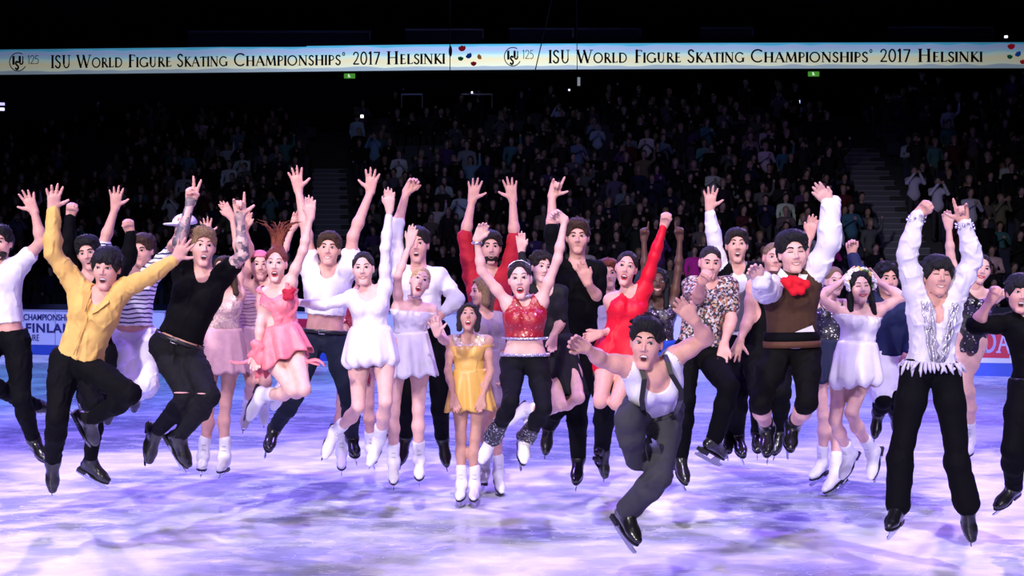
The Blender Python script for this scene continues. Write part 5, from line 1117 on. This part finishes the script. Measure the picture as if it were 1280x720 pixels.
# ---- spectators
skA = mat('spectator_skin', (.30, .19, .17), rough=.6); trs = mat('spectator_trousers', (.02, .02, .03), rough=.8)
def objcol(name, attr=False):
    m = mat(name, (.5, .5, .5), rough=.85, spec=.2); nt = m.node_tree
    if attr: n = nd(nt, 'VertexColor'); n.layer_name = 'cloth'; nt.links.new(n.outputs['Color'], m.node_tree.nodes['Principled BSDF'].inputs['Base Color'])
    else: n = nd(nt, 'ObjectInfo'); nt.links.new(n.outputs['Color'], m.node_tree.nodes['Principled BSDF'].inputs['Base Color'])
    return m
topM, topA = objcol('spectator_top'), objcol('spectator_top_dyed', True); hrM = mat('spectator_hair', (.02, .014, .012), rough=.6); hrL = mat('spectator_hair_light', (.20, .13, .08), rough=.6)
def spectator(pose):
    Vs, Qs, Ms = [], [], []; n = 0
    def add(pr, m, h=.028):
        nonlocal n
        P, Q = sdf_mesh(pr, h); Vs.append(P); Qs.append(Q + n); Ms.append(np.full(len(Q), m)); n += len(P)
    st = pose in ('stand', 'clap', 'wave', 'film'); hz = .92 if st else .50; hy = 0 if st else -.02; ch = hz + .42
    arms = dict(stand=[((.24, -.02, hz + .22), (.22, -.10, hz + .02)), ((-.24, -.02, hz + .22), (-.22, -.10, hz + .02))],
                clap=[((.24, -.14, hz + .22), (.05, -.32, hz + .36)), ((-.24, -.14, hz + .22), (-.03, -.32, hz + .37))],
                wave=[((.30, -.05, ch + .12), (.30, -.10, ch + .38)), ((-.24, -.02, hz + .22), (-.22, -.10, hz + .02))],
                film=[((.24, -.16, ch - .08), (.08, -.26, ch + .18)), ((-.24, -.16, ch - .08), (-.06, -.26, ch + .18))],
                sit=[((.25, -.10, hz + .16), (.08, -.30, hz + .14)), ((-.25, -.10, hz + .16), (-.08, -.30, hz + .14))],
                sitclap=[((.25, -.14, hz + .20), (.05, -.34, hz + .34)), ((-.25, -.14, hz + .20), (-.03, -.34, hz + .35))])[pose]
    top = [cap((-.09, hy, ch), (.09, hy, ch), .115, .115, .06), cap((0, hy, ch - .05), (0, hy, hz), .13, .15, .06), cap((-.06, hy, hz + .05), (.06, hy, hz + .05), .12, .12, .06)]
    for sx, (e, wv) in zip((1, -1), arms): top += [cap((sx * .19, hy, ch + .03), e, .06, .05, .04), cap(e, wv, .05, .038, .03)]
    add(top, 0)
    sk = [cap((0, hy, ch + .08), (0, hy - .02, ch + .2), .05, .05, .02), ell((0, hy - .03, ch + .27), (.078, .095, .115)), ell((0, hy - .12, ch + .26), (.016, .02, .02), None, .02)]
    for e, wv in arms: e, wv = np.array(e), np.array(wv); sk.append(ell(wv + unit(wv - e) * .05, (.042, .042, .055)))
    add(sk, 1, .022)
    add([ell((0, hy - .005, ch + .31), (.092, .105, .105)), ell((0, hy - .14, ch + .24), (.075, .09, .105), None, .01, -1), ell((0, hy, ch + .12), (.12, .12, .06), None, .01, -1)], 3, .022)
    lg = []
    for sx in (-1, 1):
        if st: lg += [cap((sx * .09, hy, hz), (sx * .10, hy - .02, .46), .095, .065, .05), cap((sx * .10, hy - .02, .46), (sx * .10, .02, .06), .065, .05, .03), cap((sx * .10, .02, .05), (sx * .11, -.14, .045), .05, .045, .03)]
        else: lg += [cap((sx * .09, hy, hz), (sx * .11, -.40, hz + .02), .095, .065, .05), cap((sx * .11, -.40, hz + .02), (sx * .11, -.42, .07), .065, .05, .03), cap((sx * .11, -.42, .05), (sx * .11, -.56, .045), .05, .045, .03)]
    add(lg, 2, .034)
    return np.concatenate(Vs), np.concatenate(Qs), np.concatenate(Ms)
POSES = ('stand', 'clap', 'wave', 'film', 'sit', 'sitclap'); PD = {p: spectator(p) for p in POSES}
PM = {p: [mesh_np('spectator_' + p, PD[p][0], PD[p][1], [topM, skA, trs, h_], PD[p][2]) for h_ in (hrM, hrL)] for p in POSES}
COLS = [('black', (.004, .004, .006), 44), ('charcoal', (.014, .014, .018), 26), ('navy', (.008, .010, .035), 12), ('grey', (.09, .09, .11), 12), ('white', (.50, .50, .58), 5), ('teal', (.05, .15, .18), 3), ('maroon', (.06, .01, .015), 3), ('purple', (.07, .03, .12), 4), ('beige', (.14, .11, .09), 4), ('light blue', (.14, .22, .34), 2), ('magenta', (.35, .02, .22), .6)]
ORD = ['front row', 'second row', 'third row', 'fourth row', 'fifth row', 'sixth row', 'seventh row', 'eighth row', 'ninth row', 'tenth row'] + ['upper rows'] * 20
PW = dict(stand='standing', clap='clapping', wave='waving', film='filming', sit='seated', sitclap='seated clapping')
def section(x): return 'left block' if x < -5 else ('centre block, ' + ('left of the display emblem' if x < -1.2 else ('under the display emblem' if x < 2.4 else ('near its middle' if x < 6.5 else 'near the right stairs'))) if x < 10.6 else 'right block')
def place(x, y, z, i, cname, col, pose, label=None, rot=0.0, sc=1.0, group=True, light=False):
    o = bpy.data.objects.new('spectator', PM[pose][1 if light else 0]); C.objects.link(o); o.location = (x, y - (0 if pose.startswith('sit') else .27), z); o.rotation_euler = (0, 0, rot); o.scale = (sc, sc, sc); o.color = (*col, 1)
    px = 640 + x / y * F
    o['label'] = label or '%s spectator in %s, %s, %s' % (PW[pose], cname, ORD[i], section(x)); o['category'] = 'person'
    if group: o['group'] = 'spectators in the dim stand'
    return o
# the few that stand out of the crowd
def special(px, py_feet, i, cname, col, pose, label, sc=1.0, rot=0.0):
    y = rowy((px - 640) * drow(i) / F, i) - .1; x = (px - 640) * y / F; z = zrow(i); taken.append((x, i)); o = place(x, y, z, i, cname, col, pose, label, rot, sc, group=False); return o
taken = []
special(447, 0, 14, 'white', (.34, .50, .58), 'stand', 'spectator in a pale teal jacket high up beside the left stairs', 1.15, 2.6)
special(305, 0, 10, 'white', (.40, .52, .60), 'clap', 'spectator in a pale grey-blue top with a dark belt, left block mid height', 1.05)
special(233, 0, 8, 'white', (.34, .38, .44), 'stand', 'spectator in a pale jacket, left block above the tattooed man', 1.05)
special(500, 0, 10, 'white', (.55, .58, .66), 'clap', 'spectator in an open white jacket, centre block left of the middle')
special(584, 0, 10, 'grey', (.20, .22, .27), 'stand', 'broad spectator in a light grey cardigan, centre block', 1.15)
special(556, 0, 7, 'white', (.34, .44, .50), 'clap', 'spectator in a pale blue coat above the red sweater')
special(779, 0, 6, 'grey', (.13, .18, .22), 'clap', 'spectator in a slate top above the pointing fist of red dress')
special(746, 0, 13, 'white', (.30, .40, .55), 'clap', 'spectator in a light blue scarf high in the centre block', .95)
special(880, 0, 12, 'teal', (.12, .34, .36), 'sitclap', 'spectator in a bright teal top high in the centre block')
special(936, 0, 11, 'grey', (.20, .16, .22), 'stand', 'spectator in a pale mauve jumper high right of centre')
special(1138, 0, 7, 'white', (.45, .45, .60), 'film', 'spectator in white with arms up filming, right block')
special(1167, 0, 6, 'white', (.50, .50, .66), 'film', 'spectator in a white-sleeved jacket filming, right block above ruffled shirt')
special(1208, 0, 5, 'white', (.45, .45, .60), 'clap', 'spectator in a pale lilac hooded top, right block')
special(1095, 0, 2, 'magenta', (.55, .03, .35), 'sitclap', 'spectator in a magenta top near the foot of the right stairs', .9)
special(866, 0, 1, 'magenta', (.60, .03, .40), 'stand', 'spectator in a magenta coat just behind the patterned shirt', .95)
special(1005, 0, 2, 'white', (.35, .38, .55), 'clap', 'spectator in a white top with raised arms, right of the brown waistcoat', 1.0)
special(1038, 0, 3, 'white', (.35, .38, .55), 'stand', 'spectator in a white shirt beside the raised ruffled sleeve', 1.0)
spots2 = [s for s in spots if not any(s[1] == i and abs(s[0] - x) < .45 for x, i in taken)]
indiv = []; rest = []
for (x, i) in spots2:
    if rs.random() < (.06 if i < 9 else .10 + .06 * (i - 9)): continue
    px = 640 + x / rowy(x, i) * F
    if i > 9 and px < 150 and rs.random() < .6: continue
    (indiv if (i < 6 and -40 < px < 1320) else rest).append((x, i))
rs.shuffle(indiv); rest += indiv[283:]; indiv = indiv[:283]
def pick(i):
    r = rs.random() * sum(c[2] for c in COLS); 
    for c in COLS:
        r -= c[2]
        if r <= 0: return c
    return COLS[0]
def pose_of(): return rs.choice(('stand', 'clap', 'clap', 'film', 'sit', 'sit', 'sitclap', 'sitclap', 'stand', 'clap', 'wave'))
for (x, i) in indiv:
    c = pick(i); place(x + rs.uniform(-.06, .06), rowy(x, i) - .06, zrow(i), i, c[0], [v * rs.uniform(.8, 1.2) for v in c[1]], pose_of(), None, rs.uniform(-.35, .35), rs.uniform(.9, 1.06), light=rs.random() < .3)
Vs, Qs, Ms, Cs = [], [], [], []; n = 0
for (x, i) in rest:
    ps_ = pose_of(); P, Q, M_ = PD[ps_]; a = rs.uniform(-.35, .35); s_ = rs.uniform(.9, 1.06); ca, sa = math.cos(a) * s_, math.sin(a) * s_
    P2 = np.stack([P[:, 0] * ca - P[:, 1] * sa + x, P[:, 0] * sa + P[:, 1] * ca + rowy(x, i) - (.06 if ps_.startswith('sit') else .33), P[:, 2] * s_ + zrow(i)], 1); Vs.append(P2); Qs.append(Q + n)
    Mm = M_.copy(); 
    if rs.random() < .3: Mm[Mm == 3] = 4
    Ms.append(Mm); n += len(P); c = [v * rs.uniform(.8, 1.2) for v in pick(i)[1]]; Cs.append(np.tile([*c, 1], (len(P), 1)))
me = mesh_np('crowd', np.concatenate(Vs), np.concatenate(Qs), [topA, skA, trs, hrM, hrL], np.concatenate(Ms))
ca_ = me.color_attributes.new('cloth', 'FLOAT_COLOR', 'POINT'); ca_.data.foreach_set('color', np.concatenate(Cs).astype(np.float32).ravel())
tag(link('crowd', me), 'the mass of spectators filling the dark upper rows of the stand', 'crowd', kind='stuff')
# ---- hall behind and above
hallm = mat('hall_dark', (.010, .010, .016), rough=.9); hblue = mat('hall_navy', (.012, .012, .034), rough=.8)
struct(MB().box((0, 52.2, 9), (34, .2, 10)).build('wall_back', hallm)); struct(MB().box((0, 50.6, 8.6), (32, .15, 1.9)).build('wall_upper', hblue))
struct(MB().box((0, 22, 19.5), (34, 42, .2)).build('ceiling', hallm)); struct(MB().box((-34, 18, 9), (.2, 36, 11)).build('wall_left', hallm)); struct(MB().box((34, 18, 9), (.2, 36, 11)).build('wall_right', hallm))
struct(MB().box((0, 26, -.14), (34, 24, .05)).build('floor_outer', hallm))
railm = mat('rail_grey', (.20, .24, .28), rough=.4, metal=.6); boxm = mat('suite_dark', (.012, .012, .028), rough=.7)
def suite(x0, x1, y, k, lab):
    d = 44.6; a = unproj(x0, y, d); c = unproj(x1, y, d); o = empty('suite_balcony', (a + c) / 2); tag(o, lab, 'balcony'); b0 = V3(*o.location)
    MB().box((a + c) / 2 + V3(0, 0, 0), ((c - a)[0] / 2, .03, .035)).build('rail', railm, o, False, b0)
    MB().box((a + c) / 2 + V3(0, .05, -.30), ((c - a)[0] / 2, .02, .26)).build('front_panel', boxm, o, False, b0)
    MB().box(c + V3(.02, 0, -.14), (.03, .03, .18)).build('post', railm, o, False, b0)
for k, (x0, x1, y, la) in enumerate(((235, 462, 39.5, 'long rail of the balcony above the words Figure Skating on the left'), (506, 603, 37, 'short balcony rail above the word Helsinki on the left'), (636, 716, 36, 'balcony rail above the second round emblem'), (722, 800, 36, 'balcony rail above the word World on the right'), (876, 940, 35, 'balcony rail above the word Skating on the right'), (1110, 1240, 34, 'faint balcony rail near the right end of the display'))): suite(x0, x1, y, k, la)
for (px, py, la) in ((437, 95, 'small green exit sign under the display beside the left stairs'), (1017, 92.5, 'small green exit sign under the display on the right')):
    c = unproj(px, py, 44.0); o = empty('exit_sign', c); tag(o, la, 'sign'); b0 = V3(*c)
    MB().box(c, (.20, .03, .085)).build('case', mat('exit_green', (.10, .42, .05), rough=.5, emit=.55), o, False, b0)
    m_ = MB(); m_.ball(c + V3(-.03, -.035, .045), (.02, .006, .02)).tube([c + V3(-.03, -.035, .02), c + V3(-.01, -.035, -.01), c + V3(-.05, -.035, -.055)], .010, 6).tube([c + V3(-.01, -.035, -.01), c + V3(.03, -.035, -.05)], .010, 6).tube([c + V3(-.06, -.035, .0), c + V3(-.03, -.035, .02), c + V3(.01, -.035, .0)], .008, 6)
    m_.build('running_figure', mat('exit_white', (.8, .9, .8), emit=1.0), o, True, b0)
def lamp(px, py, d, col, w_, h_, st, la, nm='lamp'):
    c = unproj(px, py, d); o = empty(nm, c); tag(o, la, 'lamp'); MB().box(c, (w_, .04, h_)).box(c + V3(0, .03, -h_ * 1.3), (w_ * .4, .02, h_ * .4), None, 1).build('lamp_face', [mat('glow_' + la[:14].replace(' ', '_'), col, emit=st), hous], o, False, V3(*c)); MB().box(c + V3(0, .06, 0), (w_ * 1.2, .03, h_ * 1.3)).build('lamp_housing', hous, o, False, V3(*c))
lamp(2, 130, 43, (.45, .40, .9), .10, .045, 1.6, 'violet lamp at the far left edge, upper of two'); lamp(2, 136.5, 43, (.75, .75, .95), .09, .05, 1.6, 'white lamp at the far left edge, lower of two')
lamp(994.5, 127.5, 42.6, (.35, .5, 1.0), .15, .06, 2.2, 'small blue-white screen at the right, upper of a pair', 'screen'); lamp(994.5, 135.5, 42.6, (.4, .55, 1.0), .15, .06, 2.2, 'small blue-white screen at the right, lower of a pair', 'screen')
lamp(999, 152, 42.0, (.25, .35, .5), .09, .04, .9, 'dim grey-blue lamp below the pair of screens'); lamp(999.5, 166.5, 41.6, (.9, .33, .08), .10, .14, .8, 'orange lit panel below the two screens', 'panel')
lamp(1257.5, 46, 44, (.8, .8, 1), .05, .04, 1.8, 'tiny white light above the right end of the display'); lamp(452.5, 145.5, 38.4, (1, 1, 1), .045, .045, 1.8, 'white phone light held beside the left stairs', 'phone_light')
lamp(590, 115.5, 44.1, (.9, .95, 1), .03, .03, 1.5, 'tiny white light on the walkway rail, centre'); lamp(711.5, 112.5, 44.1, (.9, .95, 1), .03, .03, 1.5, 'tiny white light under the display, right of centre')
lamp(723.5, 102, 43.9, (.4, .45, .5), .05, .15, .5, 'dim grey hanging lamp under the display')
for x0, x1, la in ((502, 528, 'short grey handrail below the display, left of the cable'), (577, 615, 'grey handrail below the display, right of the cable')):
    a, c = unproj(x0, 118, 44.1), unproj(x1, 118, 44.1); o = tag(MB().tube([a, c], .035, 8).tube([a, a - V3(0, 0, .5)], .02, 6).tube([c, c - V3(0, 0, .5)], .02, 6).build('handrail', mat('rail_pale', (.42, .48, .54), rough=.4)), la, 'rail')
def cable(p0, p1, d, r, la, clamp=None):
    a, c = unproj(*p0, d), unproj(*p1, d); mb = MB().tube([a, c], r, 6); o = mb.build('cable', hous); tag(o, la, 'cable')
    if clamp: q = unproj(*clamp, d); MB().ball(q, (.045, .045, .14)).build('clamp', hous, o, True)
cable((563, -330), (562.5, 91), 30, .012, 'thin hanging cable with a clamp crossing the display left of the flowers', (563, 64)); cable((727, -160), (669, 88), 30, .014, 'slanting cable crossing the display beside the emblem'); cable((718, -330), (721.5, 89), 30, .010, 'thin vertical cable crossing the word World on the right')
run_jobs()
